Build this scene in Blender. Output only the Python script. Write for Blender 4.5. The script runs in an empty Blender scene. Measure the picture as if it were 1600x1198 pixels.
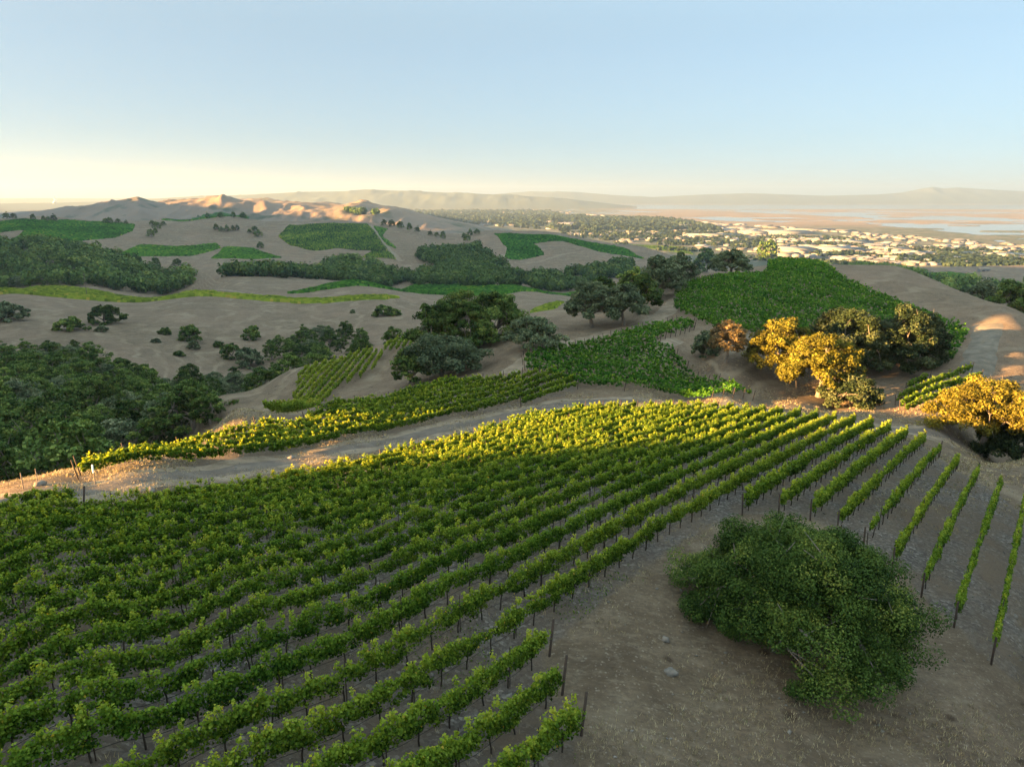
import bpy, math, random
import numpy as np

# ------------------------------------------------------------------ camera, sky, sun, exposure
SC = bpy.context.scene
COL = SC.collection
FPX, PITCH = 1109.0, math.radians(14.8)          # focal length in photo pixels (1600 wide), downward pitch
CP, SP = math.cos(PITCH), math.sin(PITCH)
SUN_EL, SUN_H = math.radians(9.0), np.array([0.93, 0.367])   # elevation; horizontal travel direction of the light
SUN_H = SUN_H / np.linalg.norm(SUN_H)

cam_d = bpy.data.cameras.new('camera'); cam = bpy.data.objects.new('camera', cam_d); COL.objects.link(cam)
cam_d.sensor_width = 36; cam_d.lens = 36 * FPX / 1600
cam_d.clip_start = 0.5; cam_d.clip_end = 80000
cam.location = (0, 0, 0); cam.rotation_euler = (math.pi / 2 - PITCH, 0, 0)
SC.camera = cam

W = bpy.data.worlds.new('World'); SC.world = W; W.use_nodes = True
wn = W.node_tree.nodes; wl = W.node_tree.links
bg = wn['Background']; sky = wn.new('ShaderNodeTexSky'); sky.sky_type = 'NISHITA'
sky.sun_disc = False; sky.sun_elevation = SUN_EL
sky.sun_rotation = math.atan2(-SUN_H[0], -SUN_H[1])
sky.altitude = 250; sky.air_density = 1.0; sky.dust_density = 0.1; sky.ozone_density = 3.0
gm = wn.new('ShaderNodeGamma'); gm.inputs[1].default_value = 0.50; wl.new(sky.outputs[0], gm.inputs[0])
mt = wn.new('ShaderNodeMix'); mt.data_type = 'RGBA'; mt.blend_type = 'MULTIPLY'; mt.inputs[0].default_value = 1.0
mt.inputs[7].default_value = (0.76, 0.99, 1.16, 1); hs_ = wn.new('ShaderNodeHueSaturation'); hs_.inputs['Saturation'].default_value = 0.60; wl.new(gm.outputs[0], hs_.inputs['Color'])
wl.new(hs_.outputs[0], mt.inputs[6])
# upper sky brightened well above the view, added fill light for the ground
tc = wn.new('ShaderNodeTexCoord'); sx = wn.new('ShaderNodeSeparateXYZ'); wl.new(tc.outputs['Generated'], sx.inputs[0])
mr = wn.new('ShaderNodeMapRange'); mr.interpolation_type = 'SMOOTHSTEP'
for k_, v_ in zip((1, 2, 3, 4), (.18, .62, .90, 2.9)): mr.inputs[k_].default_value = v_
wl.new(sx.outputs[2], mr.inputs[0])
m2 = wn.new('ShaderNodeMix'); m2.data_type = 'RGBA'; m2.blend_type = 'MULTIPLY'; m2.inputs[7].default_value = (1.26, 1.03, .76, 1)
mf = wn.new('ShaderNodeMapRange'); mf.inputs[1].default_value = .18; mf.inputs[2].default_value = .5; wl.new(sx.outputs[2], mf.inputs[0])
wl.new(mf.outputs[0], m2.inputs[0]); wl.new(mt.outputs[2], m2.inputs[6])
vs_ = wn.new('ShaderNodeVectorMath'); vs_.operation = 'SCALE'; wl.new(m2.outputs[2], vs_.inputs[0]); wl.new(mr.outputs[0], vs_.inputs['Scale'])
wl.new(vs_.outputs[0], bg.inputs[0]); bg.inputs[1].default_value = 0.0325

sd = bpy.data.lights.new('sun', 'SUN'); so = bpy.data.objects.new('sun', sd); COL.objects.link(so)
sd.energy = 5.0; sd.angle = math.radians(0.5); sd.color = (1.0, 0.54, 0.18)
to_sun = np.array([-SUN_H[0] * math.cos(SUN_EL), -SUN_H[1] * math.cos(SUN_EL), math.sin(SUN_EL)])
from mathutils import Vector
so.rotation_euler = Vector(to_sun).to_track_quat('Z', 'Y').to_euler()

SC.view_settings.view_transform = 'Standard'; SC.view_settings.look = 'None'
SC.view_settings.exposure = 3.72; SC.view_settings.gamma = 1.0
try:
    SC.cycles.use_denoising = True
    SC.cycles.max_bounces = 5; SC.cycles.diffuse_bounces = 2; SC.cycles.transmission_bounces = 2
    SC.cycles.volume_bounces = 0; SC.cycles.transparent_max_bounces = 4
except Exception:
    pass

rng = np.random.default_rng(7)
PLAIN = -170.0

# ------------------------------------------------------------------ noise
_perm = np.random.default_rng(3).permutation(4096)
def _h(ix, iy, sd=0):
    return _perm[(_perm[(ix + sd * 131) & 4095] + iy) & 4095] / 4096.0
def vnoise(x, y, sd=0):
    x = np.asarray(x, float); y = np.asarray(y, float)
    ix = np.floor(x).astype(int); iy = np.floor(y).astype(int)
    fx = x - ix; fy = y - iy
    fx = fx * fx * fx * (fx * (fx * 6 - 15) + 10); fy = fy * fy * fy * (fy * (fy * 6 - 15) + 10)
    a = _h(ix, iy, sd); b = _h(ix + 1, iy, sd); c = _h(ix, iy + 1, sd); d = _h(ix + 1, iy + 1, sd)
    return (a + (b - a) * fx) * (1 - fy) + (c + (d - c) * fx) * fy
def fbm(x, y, o=4, sd=0):
    r = 0; a = .5; t = 0
    for i in range(o):
        r = r + a * vnoise(x, y, sd + i); t += a; a *= .5; x = x * 2.03 + 17.1; y = y * 2.03 + 5.3
    return r / t
def ridged(x, y, o=4, sd=0):
    r = 0; a = .5; t = 0
    for i in range(o):
        r = r + a * (1 - np.abs(2 * vnoise(x, y, sd + i) - 1)); t += a; a *= .5; x = x * 2.03 + 11.1; y = y * 2.03 + 3.7
    return r / t
def sstep(a, b, x):
    t = np.clip((x - a) / (b - a), 0, 1); return t * t * (3 - 2 * t)

# ------------------------------------------------------------------ terrain: survey points (image column, image row, distance along the lens axis)
def ray(u, v):
    a = (u - 800) / FPX; b = (599 - v) / FPX
    return np.array([a, CP + b * SP, -SP + b * CP])
def P(u, v, d): return ray(u, v) * d
CT = [
 (0,1198,22),(250,1198,22.5),(500,1198,23),(754,1198,23.3),(905,1110,25),(1100,1190,24),(1300,1198,25.5),(1600,1198,28),
 (1250,1060,31),(1550,1040,34),(1455,945,41),(1365,865,44),(127,960,27.8),(400,960,30),(700,960,32),(900,960,34),(1050,850,40),
 (0,815,38),(200,800,43),(450,765,52),(650,715,65),(740,690,76),(900,645,88),(1050,645,84),(1200,655,79),(1355,672,76),(1443,698,72),(1532,755,63),(1600,800,57),
 (0,790,42),(130,755,51),(330,740,60),(600,688,76),(740,662,85),(880,632,98),(1000,632,98),(1180,642,92),(1350,665,86),(1460,680,84),(1600,712,80),
 (480,660,84),(300,705,66),(700,600,105),(820,585,115),(900,610,110),(1570,728,92),
 (830,560,122),(1050,520,135),(1100,600,114),(1180,628,104),(1000,610,106),(1040,540,125),(1130,568,115),(1300,640,102),(1300,580,117),(1430,585,116),(1400,640,100),(1470,640,96),
 (1530,540,125),(1560,480,150),(1600,560,120),(1060,490,155),(1060,455,180),(1200,415,225),(1290,418,215),(1400,475,165),(1510,520,135),(1480,560,122),(1250,500,150),
 (1230,408,235),(1400,416,230),(1500,455,190),(1600,490,165),(1230,440,300),(1400,450,300),(1600,525,220),
 (1080,440,190),(1000,480,165),(930,500,155),(900,520,145),(870,490,170),(830,490,180),(740,545,140),(690,590,125),(760,570,128),(640,555,150),
 (560,555,165),(470,590,150),(415,655,125),(600,590,140),(500,640,118),(340,620,150),(450,580,170),(640,525,190),
 (340,680,200),(640,570,260),(450,625,230),(830,520,300),
 (0,760,52),(100,735,58),(100,790,90),(300,745,105),(100,700,140),(200,640,200),(50,590,260),(250,600,260),
 (300,580,300),(100,540,320),(0,500,370),(300,500,400),(300,463,500),(0,462,500),(600,540,330),(600,485,430),(500,464,520),
 (0,452,545),(300,456,545),(300,470,650),(0,465,650),(700,460,600),(880,462,600),(560,440,640),(800,450,640),(600,455,760),(900,470,720),(320,437,690),
 (150,425,760),(50,385,850),(500,430,820),(700,425,850),(950,430,850),
 (100,375,950),(100,345,1150),(0,343,1150),(300,392,1000),(400,382,1050),(350,340,1250),(250,350,1180),(530,402,950),(520,350,1200),(650,366,1100),
 (680,382,1080),(760,365,1150),(820,402,980),(860,370,1120),(950,395,1050),(1000,385,1150),(1010,412,950),
 (300,370,1700),(0,370,1700),(700,385,1600),(1000,405,1500),(1100,420,1100),(1350,425,900),(1500,450,700),(1560,490,450),(1450,430,1000),(1600,430,1000),(1600,470,600)]
cp = np.array([P(*c) for c in CT])
# the foreground slope is one even, gently domed surface through its survey points
NF = CT.index((900, 610, 110)) + 1
_d, _q = np.array([.617, .787]), np.array([-.787, .617])
def _basis(x, y):
    a = (x * _d[0] + y * _d[1]) / 50; b = (x * _q[0] + y * _q[1]) / 50
    return np.stack([np.ones_like(a), a, b, a * a, a * b, b * b, a ** 3, b ** 3, a * a * b, a * b * b], -1)
_fit = np.linalg.lstsq(_basis(cp[:NF, 0], cp[:NF, 1]), cp[:NF, 2], rcond=None)[0]
cp[:NF, 2] = .12 * cp[:NF, 2] + .88 * _basis(cp[:NF, 0], cp[:NF, 1]) @ _fit
_gx, _gy = np.meshgrid(np.linspace(-42, 42, 10), np.linspace(18, 88, 10)); _gx = _gx.ravel(); _gy = _gy.ravel()
_k = ((_gx[:, None] - cp[None, :NF, 0]) ** 2 + (_gy[:, None] - cp[None, :NF, 1]) ** 2).min(1)
_k = (_k > 20) & (_k < 110) & (np.abs(_gx / _gy) < .8)
cp = np.concatenate([cp, np.stack([_gx, _gy, _basis(_gx, _gy) @ _fit], 1)[_k]])
KS = 3.0
cx = np.stack([KS * cp[:, 0] / cp[:, 1], np.log(cp[:, 1])], 1); ce = cp[:, 2] / cp[:, 1]
def _tps(r2): return np.where(r2 > 1e-12, .5 * r2 * np.log(np.maximum(r2, 1e-12)), 0)
_n = len(cx)
_A = np.zeros((_n + 3, _n + 3))
_A[:_n, :_n] = _tps(((cx[:, None] - cx[None]) ** 2).sum(-1)) + np.eye(_n) * 2e-4
_A[:_n, _n] = 1; _A[:_n, _n + 1:] = cx; _A[_n:, :_n] = _A[:_n, _n:].T
_w = np.linalg.solve(_A, np.concatenate([ce, [0, 0, 0]]))
def tps_z(x, y):
    yy = np.clip(y, 17.5, 1900); s = np.clip(x / yy, -.86, .86)
    q0 = KS * s; q1 = np.log(yy); r = np.zeros_like(yy)
    for i in range(_n):
        r += _w[i] * _tps((q0 - cx[i, 0]) ** 2 + (q1 - cx[i, 1]) ** 2)
    return (r + _w[_n] + _w[_n + 1] * q0 + _w[_n + 2] * q1) * yy

def crest(pts, Y):
    q = np.array([ray(u, v) for u, v in pts]); return q[:, 0] / q[:, 1], q[:, 2] / q[:, 1] * Y
LAYERS = [  # crest distance, half depth front / back, crest outline in the view, noise seed, roughness
 (2900, 1100, 1500, [(-500,338),(-200,334),(0,339),(80,331),(150,319),(190,312),(215,307),(245,317),(290,313),(345,306),(390,315),(470,318),(520,322),(565,317),(610,324),(680,340),(740,352),(800,372),(860,400)], 40, .34),
 (4300, 1000, 1500, [(-500,332),(0,333),(60,331),(250,322),(330,316),(420,313),(470,316),(560,322),(640,330),(700,350),(800,372)], 46, .5),
 (11000, 1800, 2500, [(-600,316),(0,318),(150,316),(300,307),(400,304),(470,300),(540,299),(570,296),(620,298),(700,301),(800,305),(880,310),(960,319),(1040,330)], 50, .35),
 (17000, 2500, 3000, [(700,310),(790,302),(830,299),(900,300),(960,305),(1020,308),(1100,304),(1170,302),(1230,304),(1290,306),(1370,304),(1410,301),(1440,295),(1458,292),(1475,295),(1495,293),(1540,296),(1600,299),(1700,302),(1900,308)], 60, .25)]
LAYERS = [(Y, f, b, *crest(p, Y), sdn, k) for Y, f, b, p, sdn, k in LAYERS]

# wet ground of the salt ponds and the bay (regions of the plain in image space)
WET = [[(880,331),(960,325),(1150,331),(1300,338),(1420,346),(1500,352),(1600,356),(1720,372),(1720,345),(1600,342),(1500,338),(1300,331),(1100,325),(960,322),(880,326)],
       [(1330,333),(1720,336),(1720,332),(1330,329)],[(1290,343),(1500,366),(1600,366),(1700,372),(1700,345),(1450,342)],
       [(1530,372),(1600,372),(1640,376),(1560,377)],[(870,333),(960,329),(1040,331),(960,335)],[(1050,340),(1200,338),(1330,346),(1200,348)]]
def plane_pt(u, v, z=PLAIN):
    r = ray(u, v); return r[:2] * (z / r[2])
def in_poly(x, y, poly):
    poly = np.asarray(poly); c = np.zeros(np.shape(x), bool); j = len(poly) - 1
    for i in range(len(poly)):
        xi, yi = poly[i]; xj, yj = poly[j]
        if yi != yj:
            c ^= ((yi > y) != (yj > y)) & (x < (xj - xi) * (y - yi) / (yj - yi) + xi)
        j = i
    return c
WETW = [[plane_pt(u, v) for u, v in p] for p in WET]

def Zf(x, y):
    x = np.atleast_1d(np.asarray(x, float)); y = np.atleast_1d(np.asarray(y, float))
    z = np.full(x.shape, PLAIN)
    m = y < 1900
    if m.any():
        xm, ym = x[m], y[m]
        t = tps_z(xm, ym)
        amp = sstep(110, 420, ym) * 1.7 + sstep(700, 1100, ym) * 5
        t = t + amp * (fbm(xm / 45, ym / 45, 4, 1) - .5) + .16 * (fbm(xm / 3.1, ym / 3.1, 3, 9) - .5) + .5 * sstep(60, 200, ym) * (fbm(xm / 14, ym / 14, 3, 5) - .5)
        k = sstep(1300, 1850, ym)
        z[m] = t * (1 - k) + PLAIN * k
    m = y > 1300
    if m.any():
        xm, ym = x[m], y[m]; s = xm / ym; base = z[m]
        pl = 2.0 + 6 * (fbm(xm / 900, ym / 900, 3, 21) - .5) * sstep(9000, 2500, ym)
        wet = np.zeros(xm.shape, bool)
        for p in WETW: wet |= in_poly(xm + 160 * (fbm(xm / 300, ym / 300, 2, 33) - .5), ym + 500 * (fbm(xm / 400, ym / 700, 3, 35) - .5), p)
        wet &= fbm(xm / 500, ym / 260, 3, 31) > .40
        far = ym > np.where(s > -0.1, 9500 + 400 * (fbm(xm / 900, ym * 0, 2, 37) - .5), 1e9)
        pl = np.where(wet | far, -4, pl)
        ex = np.zeros(xm.shape)
        for Y, f, b, cs, cz, sdn, kn in LAYERS:
            h = np.interp(s, cs, cz, left=PLAIN - 30 if cs[0] > 0 else cz[0], right=PLAIN - 30) - PLAIN
            q = (ym - Y); bump = np.where(q < 0, sstep(-f, 0, q), 1 - sstep(0, b, q))
            rg = ridged(xm / (.06 * Y) * (1 if Y < 8000 else 1.8), ym / (.10 * Y), 4, sdn)
            g = (1 - kn) + kn * 1.45 * rg
            g = g * (1 - np.exp(-(q / (.10 * f)) ** 2)) + 1.0 * np.exp(-(q / (.10 * f)) ** 2)
            ex = np.maximum(ex, np.where(h > 3, h * bump * g, 0))
        z[m] = np.maximum(base + np.where(ex > 3, np.maximum(pl, ex), pl) * sstep(1400, 1900, ym), base * 0 - 175)
    return z

def G(u, v, dmin=12.0, dmax=2500.0):
    """first ground point seen along the sight line through (u, v)"""
    r = ray(u, v); d = dmin * (dmax / dmin) ** np.linspace(0, 1, 900)
    h = r[2] * d - Zf(r[0] * d, r[1] * d)
    k = np.argmax(h < 0) if (h < 0).any() else len(d) - 1
    lo, hi = d[max(k - 1, 0)], d[k]
    dd = np.linspace(lo, hi, 30); h = r[2] * dd - Zf(r[0] * dd, r[1] * dd)
    k = np.argmax(h < 0) if (h < 0).any() else 29
    return r * dd[k]
def depth_of(p): return p[1] * CP - p[2] * SP
def proj(p):
    p = np.asarray(p, float); d = p[..., 1] * CP - p[..., 2] * SP; up = p[..., 1] * SP + p[..., 2] * CP
    return 800 + FPX * p[..., 0] / d, 599 - FPX * up / d, d

# ------------------------------------------------------------------ object helpers
def mesh_np(name, V, F, mat=None, tint=None, smooth=False, attrs=None):
    """F: (n,k) array of one face size, or list of such arrays"""
    Fs = F if isinstance(F, list) else [F]
    me = bpy.data.meshes.new(name); V = np.asarray(V, np.float32)
    me.vertices.add(len(V)); me.vertices.foreach_set('co', V.ravel())
    li = np.concatenate([np.asarray(f, np.int32).ravel() for f in Fs])
    tot = np.concatenate([np.full(len(f), np.shape(f)[1], np.int32) for f in Fs])
    me.loops.add(len(li)); me.loops.foreach_set('vertex_index', li)
    me.polygons.add(len(tot)); me.polygons.foreach_set('loop_start', np.concatenate([[0], np.cumsum(tot)[:-1]]).astype(np.int32))
    me.polygons.foreach_set('loop_total', tot)
    if smooth: me.polygons.foreach_set('use_smooth', np.ones(len(tot), bool))
    if tint is not None:
        a = me.attributes.new('tint', 'FLOAT', 'FACE'); a.data.foreach_set('value', np.asarray(tint, np.float32))
    for k, v in (attrs or {}).items():
        a = me.attributes.new(k, 'FLOAT', 'POINT'); a.data.foreach_set('value', np.asarray(v, np.float32))
    if mat: me.materials.append(mat)
    me.update(calc_edges=True)
    return me
def link(name, me, parent=None, loc=None):
    o = bpy.data.objects.new(name, me); COL.objects.link(o)
    if parent: o.parent = parent
    if loc is not None: o.location = loc
    return o
def tag(o, label, cat, group=None, kind=None):
    o['label'] = label; o['category'] = cat
    if group: o['group'] = group
    if kind: o['kind'] = kind
    return o
def thing(name, loc, label, cat, group=None, rz=0.0, sc=1.0):
    o = link(name, None, None, loc); o.rotation_euler = (0, 0, rz); o.scale = (sc, sc, sc)
    o.empty_display_size = .3
    return tag(o, label, cat, group)
def clone(root, loc, rz, sc, label=None, group=None):
    r = root.copy(); COL.objects.link(r); r.location = loc; r.rotation_euler = (0, 0, rz); r.scale = sc
    if label: r['label'] = label
    if group: r['group'] = group
    for ch in list(root.children):
        c = ch.copy(); COL.objects.link(c); c.parent = r
    return r
class MB:
    """collects tubes and boxes into one mesh"""
    def __init__(s): s.v = []; s.f4 = []; s.n = 0
    def tube(s, pts, rad, k=6, cap=True):
        pts = np.asarray(pts, float); rad = np.broadcast_to(np.asarray(rad, float), (len(pts),))
        t = np.gradient(pts, axis=0); t /= np.linalg.norm(t, axis=1)[:, None] + 1e-9
        ref = np.where(np.abs(t[:, 2:3]) > .9, [[1., 0, 0]], [[0, 0, 1.]])
        a = np.cross(t, ref); a /= np.linalg.norm(a, axis=1)[:, None] + 1e-9; b = np.cross(t, a)
        an = np.linspace(0, 2 * np.pi, k, endpoint=False)
        r = pts[:, None] + rad[:, None, None] * (a[:, None] * np.cos(an)[None, :, None] + b[:, None] * np.sin(an)[None, :, None])
        i = np.arange(len(pts) - 1)[:, None] * k; j = np.arange(k)[None]; j2 = (j + 1) % k
        q = np.stack([i + j, i + j2, i + k + j2, i + k + j], -1).reshape(-1, 4) + s.n
        s.v.append(r.reshape(-1, 3)); s.f4.append(q)
        if cap:
            top = (len(pts) - 1) * k + s.n
            for m in range(1, k - 2, 2): s.f4.append(np.array([[top, top + m, top + m + 1, top + m + 2]]))
        s.n += len(pts) * k; return s
    def box(s, lo, hi, rz=0, c=(0, 0)):
        x0, y0, z0 = lo; x1, y1, z1 = hi
        v = np.array([(x0,y0,z0),(x1,y0,z0),(x1,y1,z0),(x0,y1,z0),(x0,y0,z1),(x1,y0,z1),(x1,y1,z1),(x0,y1,z1)], float)
        s.v.append(v); s.f4.append(np.array([(3,2,1,0),(4,5,6,7),(0,1,5,4),(1,2,6,5),(2,3,7,6),(3,0,4,7)]) + s.n); s.n += 8; return s
    def mesh(s, name, mat, smooth=True): return mesh_np(name, np.concatenate(s.v), np.concatenate(s.f4), mat, smooth=smooth)

# ------------------------------------------------------------------ materials
def new_mat(name):
    m = bpy.data.materials.new(name); m.use_nodes = True; nt = m.node_tree
    for n in list(nt.nodes):
        if n.type != 'OUTPUT_MATERIAL': nt.nodes.remove(n)
    return m, nt, nt.nodes['Material Output']
def nd(nt, t, **kw):
    n = nt.nodes.new(t)
    for k, v in kw.items():
        if k.startswith('i_'):
            n.inputs[int(k[2:]) if k[2:].isdigit() else k[2:]].default_value = v
        else: setattr(n, k, v)
    return n
def ramp(nt, fac, stops):
    r = nd(nt, 'ShaderNodeValToRGB'); e = r.color_ramp.elements
    while len(e) < len(stops): e.new(.5)
    for q, (p, c) in zip(e, stops): q.position = p; q.color = (*c, 1)
    nt.links.new(fac, r.inputs[0]); return r.outputs[0]
def noise(nt, scale, detail=3, rough=.55, vec=None, w=None):
    n = nd(nt, 'ShaderNodeTexNoise'); n.inputs['Scale'].default_value = scale; n.inputs['Detail'].default_value = detail
    n.inputs['Roughness'].default_value = rough
    if vec is not None: nt.links.new(vec, n.inputs['Vector'])
    return n.outputs['Fac']
def mixc(nt, fac, a, b, mode='MIX'):
    m = nd(nt, 'ShaderNodeMix', data_type='RGBA', blend_type=mode)
    if isinstance(fac, (int, float)): m.inputs[0].default_value = fac
    else: nt.links.new(fac, m.inputs[0])
    for k, c in ((6, a), (7, b)):
        if isinstance(c, tuple): m.inputs[k].default_value = (*c, 1)
        else: nt.links.new(c, m.inputs[k])
    return m.outputs[2]
def mrange(nt, x, a, b, c=0., d=1.):
    m = nd(nt, 'ShaderNodeMapRange'); nt.links.new(x, m.inputs[0])
    for k, v in zip((1, 2, 3, 4), (a, b, c, d)): m.inputs[k].default_value = v
    return m.outputs[0]
def bump(nt, h, strength, dist):
    b = nd(nt, 'ShaderNodeBump'); b.inputs['Strength'].default_value = strength; b.inputs['Distance'].default_value = dist
    nt.links.new(h, b.inputs['Height']); return b.outputs[0]
def bsdf(nt, out, color, rough=.9, normal=None, spec=.2):
    p = nd(nt, 'ShaderNodeBsdfPrincipled'); p.inputs['Roughness'].default_value = rough
    p.inputs['Specular IOR Level'].default_value = spec
    if isinstance(color, tuple): p.inputs['Base Color'].default_value = (*color, 1)
    else: nt.links.new(color, p.inputs['Base Color'])
    if normal is not None: nt.links.new(normal, p.inputs['Normal'])
    nt.links.new(p.outputs[0], out.inputs[0]); return p
def simple(name, c, rough=.8, var=.25, scale=3.0, spec=.2):
    m, nt, out = new_mat(name); g = nd(nt, 'ShaderNodeNewGeometry').outputs['Position']
    n = noise(nt, scale, 4, .6, g)
    col = mixc(nt, mrange(nt, n, .3, .7), tuple(x * (1 - var) for x in c), tuple(min(1, x * (1 + var)) for x in c))
    bsdf(nt, out, col, rough, spec=spec); return m
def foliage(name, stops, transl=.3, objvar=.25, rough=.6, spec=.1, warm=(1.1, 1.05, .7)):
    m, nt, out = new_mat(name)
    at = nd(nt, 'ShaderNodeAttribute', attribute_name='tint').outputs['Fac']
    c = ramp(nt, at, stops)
    oi = nd(nt, 'ShaderNodeObjectInfo').outputs['Random']
    hs = nd(nt, 'ShaderNodeHueSaturation'); nt.links.new(c, hs.inputs['Color'])
    nt.links.new(mrange(nt, oi, 0, 1, 1 - objvar, 1 + objvar), hs.inputs['Value'])
    nt.links.new(mrange(nt, oi, 0, 1, .512, .49), hs.inputs['Hue'])
    p = nd(nt, 'ShaderNodeBsdfPrincipled'); p.inputs['Roughness'].default_value = rough; p.inputs['Specular IOR Level'].default_value = spec
    nt.links.new(hs.outputs[0], p.inputs['Base Color'])
    tr = nd(nt, 'ShaderNodeBsdfTranslucent'); nt.links.new(mixc(nt, 1.0, hs.outputs[0], warm, 'MULTIPLY'), tr.inputs[0])
    mx = nd(nt, 'ShaderNodeMixShader'); mx.inputs[0].default_value = transl
    nt.links.new(p.outputs[0], mx.inputs[1]); nt.links.new(tr.outputs[0], mx.inputs[2]); nt.links.new(mx.outputs[0], out.inputs[0])
    return m

def ground_mat():
    m, nt, out = new_mat('dry_grass_ground')
    pos = nd(nt, 'ShaderNodeNewGeometry').outputs['Position']
    big = noise(nt, .02, 4, .6, pos); mid = noise(nt, .25, 8, .68, pos); fine = noise(nt, 4.5, 8, .78, pos); huge = noise(nt, .0022, 4, .6, pos)
    c = ramp(nt, mid, [(.28, (.07, .050, .033)), (.44, (.148, .110, .074)), (.6, (.215, .165, .115)), (.78, (.31, .25, .175))])
    c = mixc(nt, mrange(nt, big, .42, .68), c, (.235, .165, .12))
    c = mixc(nt, mrange(nt, fine, .38, .68, .0, .75), c, (.085, .068, .055))
    wide = noise(nt, .07, 6, .72, pos); c = mixc(nt, mrange(nt, wide, .44, .62, 0, .7), c, (.115, .088, .064))
    strk = nd(nt, 'ShaderNodeMapping'); strk.inputs['Scale'].default_value = (.7, 1.5, 1.0); strk.inputs['Rotation'].default_value = (0, 0, .35); nt.links.new(pos, strk.inputs['Vector'])
    c = mixc(nt, mrange(nt, noise(nt, 1.6, 8, .8, strk.outputs[0]), .5, .66, 0, .45), c, (.31, .255, .19))
    vor = nd(nt, 'ShaderNodeTexVoronoi'); vor.inputs['Scale'].default_value = 13; nt.links.new(pos, vor.inputs['Vector'])
    vs = nd(nt, 'ShaderNodeSeparateColor'); nt.links.new(vor.outputs['Color'], vs.inputs[0])
    c = mixc(nt, mrange(nt, vs.outputs[0], .94, .99, 0, .45), c, (.38, .33, .27))
    sp = noise(nt, .9, 6, .75, pos)
    c = mixc(nt, mrange(nt, sp, .63, .70), c, (.085, .062, .05))
    sz = nd(nt, 'ShaderNodeSeparateXYZ'); nt.links.new(pos, sz.inputs[0])
    tz = nd(nt, 'ShaderNodeMath', operation='MULTIPLY_ADD'); nt.links.new(sz.outputs[2], tz.inputs[0]); tz.inputs[1].default_value = 3.2; nt.links.new(mrange(nt, big, 0, 1, 0, 26), tz.inputs[2])
    ts_ = nd(nt, 'ShaderNodeMath', operation='SINE'); nt.links.new(tz.outputs[0], ts_.inputs[0])
    tm = nd(nt, 'ShaderNodeMath', operation='MULTIPLY'); nt.links.new(mrange(nt, ts_.outputs[0], .45, .95, 0, .5), tm.inputs[0]); nt.links.new(mrange(nt, wide, .42, .6), tm.inputs[1])
    c = mixc(nt, tm.outputs[0], c, (.31, .255, .185))
    mv = nd(nt, 'ShaderNodeTexVoronoi'); mv.inputs['Scale'].default_value = .75; nt.links.new(pos, mv.inputs['Vector'])
    mvs = nd(nt, 'ShaderNodeSeparateColor'); nt.links.new(mv.outputs['Color'], mvs.inputs[0])
    dn = nd(nt, 'ShaderNodeMath', operation='ADD'); nt.links.new(mv.outputs['Distance'], dn.inputs[0]); nt.links.new(mrange(nt, fine, .3, .7, -.12, .12), dn.inputs[1])
    mm = nd(nt, 'ShaderNodeMath', operation='MULTIPLY'); nt.links.new(mrange(nt, dn.outputs[0], .12, .24, .8, 0), mm.inputs[0]); nt.links.new(mrange(nt, mvs.outputs[1], .72, .8), mm.inputs[1])
    c = mixc(nt, mm.outputs[0], c, (.055, .038, .028))
    gr = nd(nt, 'ShaderNodeAttribute', attribute_name='gravel').outputs['Fac']
    st = nd(nt, 'ShaderNodeTexVoronoi'); st.inputs['Scale'].default_value = 7; nt.links.new(pos, st.inputs['Vector'])
    sv = nd(nt, 'ShaderNodeSeparateColor'); nt.links.new(st.outputs['Color'], sv.inputs[0])
    gc = ramp(nt, sv.outputs[0], [(0, (.075, .068, .068)), (.6, (.145, .135, .132)), (.9, (.22, .205, .195)), (1, (.34, .32, .3))])
    gc = mixc(nt, mrange(nt, mid, .38, .62), gc, (.15, .115, .088))
    c = mixc(nt, mrange(nt, gr, 0, 1, 0, .8), c, gc)
    # far land: dry hills, farmland, marsh
    ma = nd(nt, 'ShaderNodeAttribute', attribute_name='marsh').outputs['Fac']
    mc = ramp(nt, noise(nt, .004, 6, .65, pos), [(.3, (.10, .085, .065)), (.45, (.19, .145, .11)), (.6, (.24, .18, .135)), (.75, (.15, .135, .10))])
    c = mixc(nt, ma, c, mc)
    tw = nd(nt, 'ShaderNodeAttribute', attribute_name='town').outputs['Fac']
    tc = ramp(nt, noise(nt, .012, 6, .8, pos), [(.35, (.035, .05, .03)), (.48, (.07, .085, .055)), (.56, (.16, .14, .11)), (.7, (.25, .22, .19))])
    c = mixc(nt, tw, c, tc)
    hc = nd(nt, 'ShaderNodeAttribute', attribute_name='hill').outputs['Fac']
    fm = nd(nt, 'ShaderNodeAttribute', attribute_name='forest').outputs['Fac']
    hcol = mixc(nt, mrange(nt, noise(nt, .006, 6, .7, pos), .52, .62), (.19, .145, .112), (.075, .08, .05))
    c = mixc(nt, hc, c, hcol); c = mixc(nt, fm, c, (.075, .09, .075))
    hh = nd(nt, 'ShaderNodeMath', operation='ADD'); nt.links.new(fine, hh.inputs[0]); nt.links.new(mid, hh.inputs[1])
    bsdf(nt, out, c, .95, bump(nt, hh.outputs[0], .9, .2), .1)
    return m

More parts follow.
